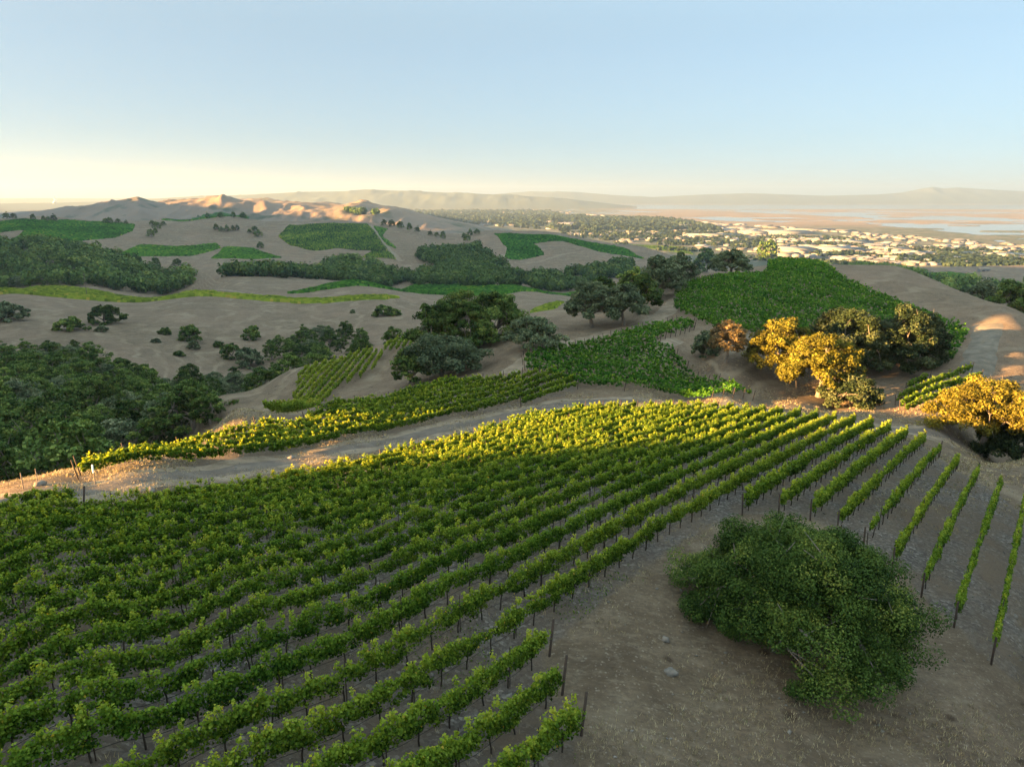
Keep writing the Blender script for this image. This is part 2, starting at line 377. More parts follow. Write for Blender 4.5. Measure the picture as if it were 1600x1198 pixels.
M = {}
M['ground'] = ground_mat()
M['road'] = None
def road_mat(name, a, b, c3):
    m, nt, out = new_mat(name); pos = nd(nt, 'ShaderNodeNewGeometry').outputs['Position']
    c = ramp(nt, noise(nt, .6, 6, .65, pos), [(.3, a), (.5, b), (.75, c3)])
    f = noise(nt, 6, 4, .7, pos); c = mixc(nt, mrange(nt, f, .4, .7, 0, .4), c, a)
    bsdf(nt, out, c, .95, bump(nt, f, .5, .05), .1); return m
M['road'] = road_mat('dirt_road', (.09, .075, .065), (.135, .115, .10), (.20, .175, .15))
M['path'] = road_mat('pale_dirt', (.135, .108, .08), (.225, .182, .138), (.31, .255, .195))
M['gravel'] = road_mat('grey_gravel', (.10, .09, .075), (.155, .138, .115), (.23, .205, .17))
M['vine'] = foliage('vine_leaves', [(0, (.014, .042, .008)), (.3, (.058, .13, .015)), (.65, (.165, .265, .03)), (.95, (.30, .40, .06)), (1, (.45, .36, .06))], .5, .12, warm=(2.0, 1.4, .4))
M['vine_y'] = foliage('yellowing_vine_leaves', [(0, (.07, .12, .012)), (.4, (.17, .25, .025)), (.8, (.28, .34, .04)), (1, (.40, .32, .06))], .35, .12)
M['vine_g'] = foliage('bright_vine_leaves', [(0, (.012, .05, .008)), (.35, (.05, .16, .018)), (.85, (.125, .285, .032)), (1, (.28, .34, .045))], .4, .15)
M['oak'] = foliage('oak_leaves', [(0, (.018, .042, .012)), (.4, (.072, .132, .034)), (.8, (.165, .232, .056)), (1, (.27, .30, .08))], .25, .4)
M['oak_grey'] = foliage('grey_oak_leaves', [(0, (.032, .052, .028)), (.4, (.10, .138, .078)), (.85, (.18, .22, .125)), (1, (.23, .26, .16))], .2, .2)
M['oak_green'] = foliage('deep_green_oak_leaves', [(0, (.014, .036, .008)), (.4, (.048, .095, .019)), (.8, (.105, .165, .034)), (1, (.2, .24, .05))], .25, 0)
M['oak_shade'] = foliage('shade_tint_oak_leaves', [(0, (.012, .024, .010)), (.5, (.042, .062, .026)), (1, (.11, .125, .06))], .15, .15)  # darker copy of the oak leaves, with shade put into the colour
M['oak_sunlit'] = foliage('sunlit_tint_oak_leaves', [(0, (.045, .042, .009)), (.5, (.14, .130, .019)), (1, (.24, .225, .032))], .3, .1)  # the low sun's gold is put into the leaf colour of these oaks
M['oak_dry'] = foliage('dry_oak_leaves', [(0, (.08, .06, .03)), (.5, (.20, .145, .07)), (1, (.32, .23, .12))], .3, .1)
M['towntree'] = foliage('town_tree_leaves', [(0, (.012, .022, .014)), (.5, (.028, .046, .026)), (1, (.06, .08, .04))], .1, .1)
M['bark'] = simple('grey_bark', (.17, .145, .125), .9, .4, 6)
M['vinewood'] = simple('vine_wood', (.045, .035, .028), .9, .3, 8)
M['stake'] = simple('rusty_stake', (.05, .035, .028), .7, .3, 8)
M['wood'] = simple('weathered_wood', (.16, .13, .11), .9, .3, 6)
M['hose'] = simple('drip_hose', (.02, .02, .02), .6, .1, 5)
M['rock'] = simple('grey_rock', (.17, .155, .14), .9, .3, 4)
M['white'] = simple('white_wall', (.18, .185, .195), .8, .08, .02)
M['roofw'] = simple('pale_roof', (.17, .18, .195), .7, .1, .02)
M['rooft'] = simple('tan_roof', (.33, .27, .22), .8, .15, .02)
M['dark'] = simple('dark_opening', (.06, .06, .065), .6, .1, .1)
M['plastic'] = simple('white_plastic', (.75, .75, .73), .5, .05, 4)

# ------------------------------------------------------------------ vineyard blocks (outlines on the ground)
def GP(pts, dmin=12.0): return np.array([G(u, v, dmin)[:2] for u, v in pts])
POLY = {}
POLY['F'] = GP([(-260,880),(-100,835),(0,818),(200,800),(450,765),(650,715),(738,692),(800,668),(900,647),(1050,645),(1200,654),(1355,672),(1443,698),(1532,755),(1600,805),(1740,900)]
    + [(1760,1120),(1550,1035),(1500,985),(1455,945),(1410,897),(1365,868),(1325,838),(1280,815),(1225,803),(1150,803),(1090,832),(1000,892),(900,978),(852,1012),(852,1078),(908,1118),(900,1190)])
_b = P(880, 1260, 21); POLY['F'] = np.concatenate([POLY['F'], [[1.0, 17.5], [-6, 13], [-26, 13], [-36, 24]]])
POLY['S'] = GP([(122,757),(330,732),(600,682),(780,644),(895,614),(907,601),(870,586),(820,589),(760,599),(640,617),(500,648),(470,668),(300,703),(130,740)])
POLY['B'] = GP([(818,565),(860,546),(960,529),(1040,512),(1075,500),(1085,515),(1020,540),(1060,562),(1120,600),(1178,626),(1100,629),(1000,614),(900,606),(822,582)])
POLY['C'] = GP([(1052,485),(1055,455),(1110,437),(1195,430),(1200,414),(1285,415),(1320,440),(1400,475),(1450,494),(1515,520),(1490,566),(1440,566),(1330,556),(1200,530),(1120,520),(1085,502)])
POLY['E'] = GP([(1400,632),(1420,608),(1510,577),(1535,598),(1500,628),(1415,648)])
POLY['Y'] = GP([(413,657),(470,582),(575,551),(606,558),(590,578),(520,615),(450,650)], 90)
POLY['Z'] = GP([(598,552),(612,538),(655,525),(645,545),(625,550)], 120)

# ------------------------------------------------------------------ ground sheet
def build_ground():
    ns, ny = 760, 900
    s = np.linspace(-1.25, 1.25, ns)
    q = np.linspace(0, 1, ny)
    Y = -90 + (90 - 30) * (26000 / 60.0) ** q
    # denser between 10 and 120 m
    Y = np.sort(np.concatenate([Y, np.linspace(14, 110, 160)])); ny = len(Y)
    YY, SS = np.meshgrid(Y, s, indexing='ij')
    XX = SS * (YY + 60 + 30 * np.exp(-np.maximum(YY, -30) / 60)) * .92
    x, y = XX.ravel(), YY.ravel()
    z = Zf(x, y)
    V = np.stack([x, y, z], 1)
    i = np.arange(ny - 1)[:, None] * ns; j = np.arange(ns - 1)[None]
    F = np.stack([i + j, i + j + 1, i + ns + j + 1, i + ns + j], -1).reshape(-1, 4)
    grv = np.zeros(len(x))
    near = (y < 150) & (np.abs(x) < 120)
    grv[near] = in_poly(x[near], y[near], POLY['F']) * 1.0 + in_poly(x[near], y[near], POLY['S']) * .5
    marsh = sstep(3300, 4300, y + 1200 * (fbm(x / 900, y / 900, 3, 71) - .5) - 500 * np.clip(x / np.maximum(y, 1), 0, 1)) * sstep(.08, .2, x / np.maximum(y, 1)) * (z < PLAIN + 12)
    town = sstep(1500, 1900, y) * (1 - marsh) * (z < PLAIN + 14)
    hill = sstep(1500, 2100, y) * (z > PLAIN + 10)
    forest = sstep(6500, 8000, y) * (z > PLAIN + 10)
    return tag(link('ground', mesh_np('ground', V, F, M['ground'], smooth=True, attrs={'gravel': grv, 'marsh': marsh, 'town': town, 'hill': hill, 'forest': forest})), 'dry tan hills and valley ground running down to the plain', 'ground', kind='structure')
ground = build_ground()

# water sheet on the plain
def build_water():
    m, nt, out = new_mat('bay_water'); pos = nd(nt, 'ShaderNodeNewGeometry').outputs['Position']
    p = bsdf(nt, out, (.10, .13, .15), .12, bump(nt, noise(nt, .05, 3, .6, pos), .05, .5), .5)
    V = [(-9000, 2500, PLAIN), (14000, 2500, PLAIN), (26000, 22000, PLAIN), (-9000, 22000, PLAIN)]
    tag(link('water', mesh_np('water', V, np.array([[0, 1, 2, 3]]), m)), 'pale bay and salt ponds beyond the town', 'water', kind='structure')
build_water()

# unseen shade-casting ridge added at left, its notch shaped to leave the sunlit strip
def build_shade_ridge():
    D = 260.0
    lat = np.array([-SUN_H[1], SUN_H[0]])
    t = np.concatenate([np.arange(-700, 40, 12), np.arange(40, 115, 1.5), np.arange(115, 330, 8)])
    base = -SUN_H[None] * D + t[:, None] * lat[None]
    tp = [-700, -200, 0, 40, 49, 52, 54, 58, 62, 78.5, 80, 81.5, 84, 90, 92.5, 94.5, 105, 123, 170, 210, 330]
    hp = [90, 70, 46, 35, 26.0, 18.5, 16.6, 15.6, 15.2, 16.5, 19, 24.6, 27.6, 31, 35, 42, 49, 57, 69, 79, 135]
    top = np.interp(t, tp, hp)
    far = np.array([(-900, 640), (-1500, 1050), (-2400, 1700), (-3600, 2500), (-5600, 3900)], float)
    base = np.concatenate([base, np.array([(b + (far[0] - base[-1]) * 0) for b in far])])
    top = np.concatenate([top, [180, 210, 240, 275, 285]])
    n = len(base)
    nrm = -np.gradient(base, axis=0)[:, ::-1] * np.array([-1, 1]); nrm /= np.linalg.norm(nrm, axis=1)[:, None]
    sign = np.sign((nrm * -SUN_H).sum(1)); nrm *= sign[:, None]          # pointing towards the sun
    prof = [(-105, 1.3), (-100, 1.0), (-62, .6), (-30, .22), (-10, .05), (0, 0), (20, .09), (70, .4), (160, 1.0), (190, 1.6)]
    rows = []
    for off, fr in prof:
        p = base + nrm * off
        rows.append(np.column_stack([p, top - fr * (top + 75) + (3 * fr * (fbm(p[:, 0] / 20, p[:, 1] / 20, 3, 81) - .5))]))
    V = np.concatenate(rows); k = len(prof)
    i = np.arange(k - 1)[:, None] * n; j = np.arange(n - 1)[None]
    F = np.stack([i + j, i + j + 1, i + n + j + 1, i + n + j], -1).reshape(-1, 4)
    tag(link('hills', mesh_np('hills', V, F, M['ground'], smooth=True, attrs={'hill': np.zeros(len(V))})), 'unseen ridge added left of the vineyard to cast its evening shade', 'hills', kind='structure')
build_shade_ridge()

# ------------------------------------------------------------------ roads and paths
def smooth_line(pts, step):
    pts = np.asarray(pts, float)
    for _ in range(3):
        q = .75 * pts[:-1] + .25 * pts[1:]; r = .25 * pts[:-1] + .75 * pts[1:]
        pts = np.concatenate([pts[:1], np.stack([q, r], 1).reshape(-1, 2), pts[-1:]])
    d = np.concatenate([[0], np.cumsum(np.linalg.norm(np.diff(pts, axis=0), axis=1))])
    t = np.arange(0, d[-1], step)
    return np.stack([np.interp(t, d, pts[:, 0]), np.interp(t, d, pts[:, 1])], 1)
def ribbon(name, pix, width, mat, label, cat, dmin=12., step=.6, lift=.05, seed=0):
    p = smooth_line(GP(pix, dmin), step)
    t = np.gradient(p, axis=0); t /= np.linalg.norm(t, axis=1)[:, None]; nr = np.stack([-t[:, 1], t[:, 0]], 1)
    d = np.arange(len(p)) * step
    k = 7; V = []
    for j in range(k):
        q = (j / (k - 1) - .5) * width
        edge = (abs(j - (k - 1) / 2) / ((k - 1) / 2)) * .3 * width * .4
        off = q + edge * (fbm(d / 2.2 + 50 * j, d * 0 + j, 3, seed) - .5) * 2
        pp = p + nr * off[:, None]
        lf = lift * np.clip(1.2 - abs(j - 3) / 3 * .9, .3, 1) if True else lift
        V.append(np.column_stack([pp, Zf(pp[:, 0], pp[:, 1]) + lf]))
    n = len(p); i = np.arange(k - 1)[:, None] * n; j = np.arange(n - 1)[None]
    F = np.stack([i + j, i + j + 1, i + n + j + 1, i + n + j], -1).reshape(-1, 4)[:, ::-1]
    return tag(link(name, mesh_np(name, np.concatenate(V), F, mat, smooth=True)), label, cat, kind='structure')
ribbon('road_verge', [(-120,812),(0,790),(150,765),(330,740),(500,709),(640,684),(760,657),(850,636),(920,626),(1010,628),(1100,636),(1180,642),(1350,666),(1440,676),(1500,686)], 6.0, M['path'], 'pale bare verge on both sides of the dark dirt track', 'verge', seed=8, lift=.03)
ribbon('road', [(-120,812),(0,790),(150,765),(330,740),(500,709),(640,684),(760,657),(850,636),(920,626),(1010,628),(1100,636),(1180,642),(1350,666),(1440,676),(1500,686)], 2.5, M['road'], 'dark dirt track curving round the foreground vineyard', 'road', seed=1, lift=.085)
ribbon('path', [(1105,437),(1085,443),(1060,465),(1040,490),(1000,508),(940,523),(880,537),(830,556),(790,585)], 4.2, M['path'], 'pale dirt path climbing the hill beside the oaks', 'path', seed=2)
ribbon('track', [(1175,645),(1120,615),(1050,575),(1020,550),(1060,530)], 2.6, M['path'], 'pale dirt track along the edge of the middle vineyard block', 'path', seed=3)
ribbon('gravel_track', [(1545,505),(1540,530),(1530,560),(1520,585)], 4.5, M['gravel'], 'grey gravel patch beside the hilltop vineyard corner', 'path', seed=4)
ribbon('ridge_track', [(-40,462),(100,463),(250,465),(400,467),(560,471),(640,472)], 5, M['path'], 'pale track below the long vineyard strip on the ridge', 'path', 300., 3, .4, 5)
ribbon('slope_track', [(578,352),(590,370),(605,388),(628,410)], 7, M['path'], 'reddish dirt track running down beside the far vineyard', 'path', 700., 4, .8, 6)
ribbon('curving_track', [(775,366),(790,378),(795,395),(785,404),(800,413),(850,408),(900,395)], 6, M['path'], 'pale track curling round the far vineyard on the right hill', 'path', 700., 4, .8, 7)

# ------------------------------------------------------------------ leaves
def leaves(C, N, size, g, aspect=.8):
    """diamond leaves: centres C, facing N"""
    n = len(C); size = np.broadcast_to(np.asarray(size, float), (n,)) * g.uniform(.7, 1.3, n)
    N = N / (np.linalg.norm(N, axis=1)[:, None] + 1e-9)
    r = g.normal(size=(n, 3)); A = np.cross(N, r); A /= np.linalg.norm(A, axis=1)[:, None] + 1e-9; B = np.cross(N, A)
    a = A * (size * .5)[:, None]; b = B * (size * .5 * aspect)[:, None]; bend = N * (size * .14)[:, None]
    V = np.stack([C - a - bend, C - b + bend * .6, C + a - bend, C + b + bend * .6], 1).reshape(-1, 3)
    return V, np.arange(4 * n).reshape(-1, 4)

ORD = ['first','second','third','fourth','fifth','sixth','seventh','eighth','ninth','tenth','eleventh','twelfth','thirteenth','fourteenth','fifteenth','sixteenth','seventeenth','eighteenth','nineteenth','twentieth']
TENS = {20:'twenty', 30:'thirty', 40:'forty', 50:'fifty'}
def ordw(i):
    if i <= 20: return ORD[i - 1]
    t, r = i // 10 * 10, i % 10
    return TENS[t] + '-' + ORD[r - 1] if r else {30:'thirtieth', 40:'fortieth', 50:'fiftieth'}[t]

def clip_row(o, d, poly, L=220):
    t = np.arange(-L, L, .25); p = o + t[:, None] * d
    m = in_poly(p[:, 0], p[:, 1], poly)
    if not m.any(): return []
    e = np.diff(np.concatenate([[0], m.astype(int), [0]])); a = np.where(e == 1)[0]; b = np.where(e == -1)[0] - 1
    return [(t[i], t[j]) for i, j in zip(a, b) if t[j] - t[i] > 2.5]

def row_foliage(p0, d, L, g, seed, vigor=1.0, hscale=1.0, sparse=0.0):
    """leaf cloud of a trained row from p0 along d for L metres; world coordinates"""
    nrm = np.array([-d[1], d[0]])
    nv = max(int(round(L / 1.5)), 1); step = L / nv
    vg_ = np.clip(g.normal(1.05, .15, nv), .6, 1.4) * vigor
    run = g.random(nv) < sparse; run |= np.roll(run, 1) & (g.random(nv) < sparse * 1.6)
    vg_ = np.where(run, g.uniform(.05, .45, nv), vg_)
    dp = (p0[1] + L * .5 * d[1]) * CP + 22 * SP
    near = max(min(p0[1], p0[1] + L * d[1]), 14) * CP + 20 * SP
    size = max(.105, (.35 * near + .65 * dp) * .0026)
    nt_ = int(L * max(4.5, min(13, 9 * .17 / size * 1.4)))
    nt_ = int(nt_ * 1.7); t = g.uniform(0, L, nt_); k = np.minimum((t / step).astype(int), nv - 1); f = np.abs(t / step - k - .5) * 2
    v = np.interp(t / step - .5, np.arange(nv), vg_) * (1 - .10 * f ** 2); v = v * (.8 + .4 * fbm(t / 1.1 + seed * 3.3, t * 0 + seed, 2, 11))
    ok = v > .12; t, v = t[ok], v[ok]; m = len(t)
    top = (1.13 + .28 * np.minimum(v, 1.4) + .12 * (g.random(m) - .5)) * hscale; lo = np.maximum(.92 - .30 * v, .5)
    q = g.random(m) ** .8; hz = lo + (top - lo) * q
    w = g.uniform(-1, 1, m) * .145 * np.minimum(v, 1.35) * (1 - .35 * np.abs(q - .45) * 2)
    sh = g.random(m) < .10; hz = np.where(sh, top + g.uniform(.05, .34, m), hz); w = np.where(sh, w * .6, w)
    rad = np.where(sh, .13, .105 + .053 * np.minimum(v, 1.3)) * g.uniform(.8, 1.25, m) * (1 + .5 * max(0, size - .15))
    per = np.maximum((4 * np.pi * rad ** 2 * 1.05 / (.42 * size * size) * np.minimum(v + .25, 1.1) * .50), 2.2).astype(int) + 1
    ii = np.repeat(np.arange(m), per); n = len(ii)
    dirs = g.normal(size=(n, 3)); dirs /= np.linalg.norm(dirs, axis=1)[:, None]
    loc = dirs * (rad[ii] * g.uniform(.3, 1.2, n))[:, None]
    al = g.normal(size=n) * .13; al = np.where(sh[ii], al * .25, al)
    loc[:, 0] += al * d[0]; loc[:, 1] += al * d[1]; loc[:, 2] *= np.where(sh[ii], 1.7, .95)
    cxy = p0 + t[ii][:, None] * d + nrm * w[ii][:, None]
    C = np.column_stack([cxy, hz[ii]]) + loc
    Nv = dirs * .9 + np.array([0, 0, .45]) + g.normal(size=(n, 3)) * .45
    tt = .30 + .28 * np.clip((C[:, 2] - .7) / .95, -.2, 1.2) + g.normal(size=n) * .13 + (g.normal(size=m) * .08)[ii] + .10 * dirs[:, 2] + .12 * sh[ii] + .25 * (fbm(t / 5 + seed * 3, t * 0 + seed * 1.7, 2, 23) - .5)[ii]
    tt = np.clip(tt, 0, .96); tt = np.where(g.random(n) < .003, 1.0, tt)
    C[:, 2] = np.maximum(C[:, 2], .25) + Zf(C[:, 0], C[:, 1])
    V, F = leaves(C, Nv, size, g, .9)
    return V, F, tt

trunk_mb = MB().tube([(0,0,-.15),(.015,.01,.25),(-.02,.0,.5),(.01,-.01,.8)], [.04,.034,.03,.035], 5)
TRUNK = trunk_mb.mesh('vine_trunk', M['vinewood'])
STAKE = MB().tube([(0,0,-.2),(0,0,1.75)], .022, 5).mesh('line_stake', M['stake'])
EPOST = MB().tube([(0,0,-.3),(0,0,1.65)], [.055,.055], 7).mesh('end_post', M['stake'])

def vine_block(key, d, spacing, labelf, group, mat, detail, hscale=1.0, vigorf=None, sparsef=None, phase=0.0, from_far=False):
    poly = POLY[key]; d = np.asarray(d, float); d = d / np.linalg.norm(d); nr = np.array([-d[1], d[0]])
    c = poly @ nr; lo, hi = c.min(), c.max(); offs = np.arange(math.floor((lo - phase) / spacing), math.ceil((hi - phase) / spacing) + 1) * spacing + phase
    items = []
    for o in offs:
        for a, b in clip_row(o * nr, d, poly): items.append((o, a, b))
    if from_far: items = items[::-1]
    for idx, (o, a, b) in enumerate(items):
        g = np.random.default_rng(1000 + idx * 7 + sum(map(ord, key)))
        p0 = o * nr + a * d; L = b - a
        mid = p0 + d * L / 2; z0 = Zf(*p0)[0]
        vg = vigorf(o, idx) if vigorf else 1.0; spx = sparsef(o, idx) if sparsef else 0.0
        V, F, T = row_foliage(p0, d, L, g, idx + 3 * ord(key), vg, hscale, spx)
        if not len(V): continue
        org = np.array([p0[0], p0[1], z0])
        root = thing('vine_row', org, labelf(idx, len(items)), 'vine row', group)
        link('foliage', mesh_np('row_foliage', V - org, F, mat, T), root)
        if not detail: continue
        nvine = max(int(L / 1.5), 1); ts = (np.arange(nvine) + .5) * L / nvine + g.normal(size=nvine) * .08
        q = p0 + ts[:, None] * d; z = Zf(q[:, 0], q[:, 1])
        u, v, dd = proj(np.column_stack([q, z]))
        vis = (u > -150) & (u < 1750) & (v < 1330) & (q[:, 1] > 5)
        if detail > 1:
            for i in np.where(vis)[0][:100]:
                t = link('trunk', TRUNK, root, (q[i, 0] - org[0], q[i, 1] - org[1], z[i] - org[2])); t.rotation_euler = (g.normal() * .06, g.normal() * .06, g.uniform(0, 6))
            for i in np.where(vis)[0][2::4]:
                link('stake', STAKE, root, (q[i, 0] - org[0] + .12 * d[0], q[i, 1] - org[1] + .12 * d[1], z[i] - org[2]))
            tw = np.arange(0, L, 1.0); w = p0 + tw[:, None] * d
            sag = .42 + .03 * np.sin(tw * 2.1)
            link('drip_hose', MB().tube(np.column_stack([w, Zf(w[:, 0], w[:, 1]) + sag]) - org, .011, 4, False).mesh('drip_hose', M['hose']), root)
        for e, sg in ((0.0, -1), (L, 1)):
            pe = p0 + (e + sg * .35) * d; uu, vv, _ = proj(np.array([pe[0], pe[1], Zf(*pe)[0]]))
            if -100 < uu < 1700 and vv < 1300 and pe[1] > 5:
                ep = link('end_post', EPOST, root, (pe[0] - org[0], pe[1] - org[1], Zf(*pe)[0] - org[2]))
                ax = Vector((-d[1], d[0], 0)); ep.rotation_mode = 'AXIS_ANGLE'; ep.rotation_axis_angle = (.16 * sg, *ax)

DF = np.array([.617, .787])
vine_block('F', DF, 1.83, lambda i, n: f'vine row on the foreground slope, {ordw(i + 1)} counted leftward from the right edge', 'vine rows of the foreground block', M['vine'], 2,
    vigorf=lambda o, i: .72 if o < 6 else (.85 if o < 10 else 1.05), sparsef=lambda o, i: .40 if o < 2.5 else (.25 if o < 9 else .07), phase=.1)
dS = G(780, 644)[:2] - G(130, 755)[:2]
vine_block('S', dS, 2.0, lambda i, n: f'vine row beside the dirt track, {ordw(i + 1)} back from the track in the yellow strip', 'vine rows of the strip along the track', M['vine'], 1, .9)
dB = G(1150, 624)[:2] - G(850, 562)[:2]
vine_block('B', dB, 2.0, lambda i, n: f'vine row in the triangular middle block, {ordw(i + 1)} from its lower track edge', 'vine rows of the middle block', M['vine_g'], 1)
dC = G(1480, 540)[:2] - G(1100, 470)[:2]
vine_block('C', dC, 2.1, lambda i, n: f'vine row in the hilltop block, {ordw(i + 1)} from its lower edge', 'vine rows of the hilltop block', M['vine_g'], 0)
dE = G(1500, 603)[:2] - G(1405, 640)[:2]
vine_block('E', dE, 2.2, lambda i, n: f'short vine row near the golden oak at right, {ordw(i + 1)} from the front', 'vine rows of the small plot at right', M['vine'], 1)
dY = G(590, 575)[:2] - G(430, 655)[:2]
vine_block('Y', dY, 1.6, lambda i, n: f'yellow-green vine row on the spur above the ravine, {ordw(i + 1)} from its lower edge', 'vine rows of the yellow spur block', M['vine_y'], 0)
vine_block('Z', dY, 1.6, lambda i, n: f'yellow-green vine row in the tiny spur plot, {ordw(i + 1)} from its lower edge', 'vine rows of the tiny spur plot', M['vine_y'], 0)

# far vineyards: hedged rows too small to count
def far_vineyard(name, pix, rd, mat, label, dmin, spacing=3.0, h=1.7):
    poly = GP(pix, dmin); d = np.array(rd, float) / np.linalg.norm(rd); nr = np.array([-d[1], d[0]])
    c = poly @ nr; g = np.random.default_rng(len(label)); V = []; F = []; T = []; n = 0
    for o in np.arange(c.min(), c.max(), spacing):
        for a, b in clip_row(o * nr, d, poly, 2200):
            t = np.arange(a, b, 2.2)
            if len(t) < 3: continue
            p = o * nr + t[:, None] * d; m = len(t); z = Zf(p[:, 0], p[:, 1])
            hh = h * g.uniform(.7, 1.25, m); wv = .75 * g.uniform(.6, 1.4, m)
            A = np.column_stack([p - nr * wv[:, None], z - .3]); B = np.column_stack([p + nr * (g.uniform(-.4, .4, m))[:, None], z + hh]); Cc = np.column_stack([p + nr * wv[:, None], z - .3])
            V += [A, B, Cc]; i = np.arange(m - 1)
            F += [np.stack([i, i + 1, i + 1 + m, i + m], 1) + n, np.stack([i + m, i + 1 + m, i + 1 + 2 * m, i + 2 * m], 1) + n]
            tt = np.clip(.45 + g.normal(size=m - 1) * .22 + .6 * (fbm(p[:-1, 0] / 40, p[:-1, 1] / 40, 3, 5) - .5), 0, .98); T += [tt, tt]; n += 3 * m
    if not V: print('EMPTY vineyard', name, label); return
    tag(link(name, mesh_np(name, np.concatenate(V), np.concatenate(F), mat, np.concatenate(T))), label, 'vineyard', kind='stuff')
FVP = [
 ([(-60,352),(0,347),(90,345),(170,348),(212,351),(208,361),(180,372),(60,376),(15,377),(40,360),(0,364),(-60,370)], (1,.4), 'vine_g', 'green vineyard on the far left hilltop', 800),
 ([(180,396),(220,383),(340,380),(346,388),(300,400),(200,401)], (1,.2), 'vine_g', 'narrow green vineyard on the far left slope', 800),
 ([(330,404),(350,386),(395,388),(442,403),(380,405)], (1,.5), 'vine_g', 'pointed green vineyard tip beside the narrow far vineyard', 800),
 ([(435,370),(452,352),(574,350),(598,380),(620,406),(566,403),(580,392),(530,388),(490,392),(455,384)], (.2,1), 'vine', 'large dark green vineyard on the far middle hill', 800),
 ([(583,353),(606,358),(598,370),(622,390),(604,384),(592,368)], (.2,1), 'vine_g', 'small green vineyard strip right of the sloping track', 800),
 ([(772,366),(870,369),(960,384),(1012,407),(940,394),(880,377),(834,381),(852,398),(800,406),(788,403),(792,388)], (1,.2), 'vine_g', 'green vineyard with a curved edge on the far right hill', 800),
 ([(-60,451),(150,455),(350,459),(560,464),(632,466),(600,470),(300,464),(0,460),(-60,459)], (1,0.02), 'vine_y', 'long yellow-green vineyard strip along the ridge crest', 350),
 ([(440,460),(540,440),(650,444),(780,448),(912,451),(905,463),(780,463),(650,458),(560,447)], (1,.1), 'vine_g', 'bright green vineyard strip behind the ridge', 500),
 ([(828,488),(850,478),(885,472),(870,482),(835,490)], (1,.3), 'vine_y', 'yellow vineyard sliver behind the middle oaks', 200),
 ([(252,344),(300,340),(390,339),(388,343),(300,345)], (1,0), 'vine_g', 'thin green vineyard on the far hill crest', 900),
 ([(1420,436),(1440,428),(1520,428),(1535,436),(1480,440)], (1,0), 'vine_g', 'green field on the shaded slope right of the hilltop', 500),
 ([(975,378),(1070,386),(1085,398),(1040,392)], (1,0), 'vine', 'dark green field behind the middle oaks on the far hill', 800),
]
for px_, rd, mk, lb, dm in FVP: far_vineyard('vineyard', px_, rd, M[mk], lb, dm)

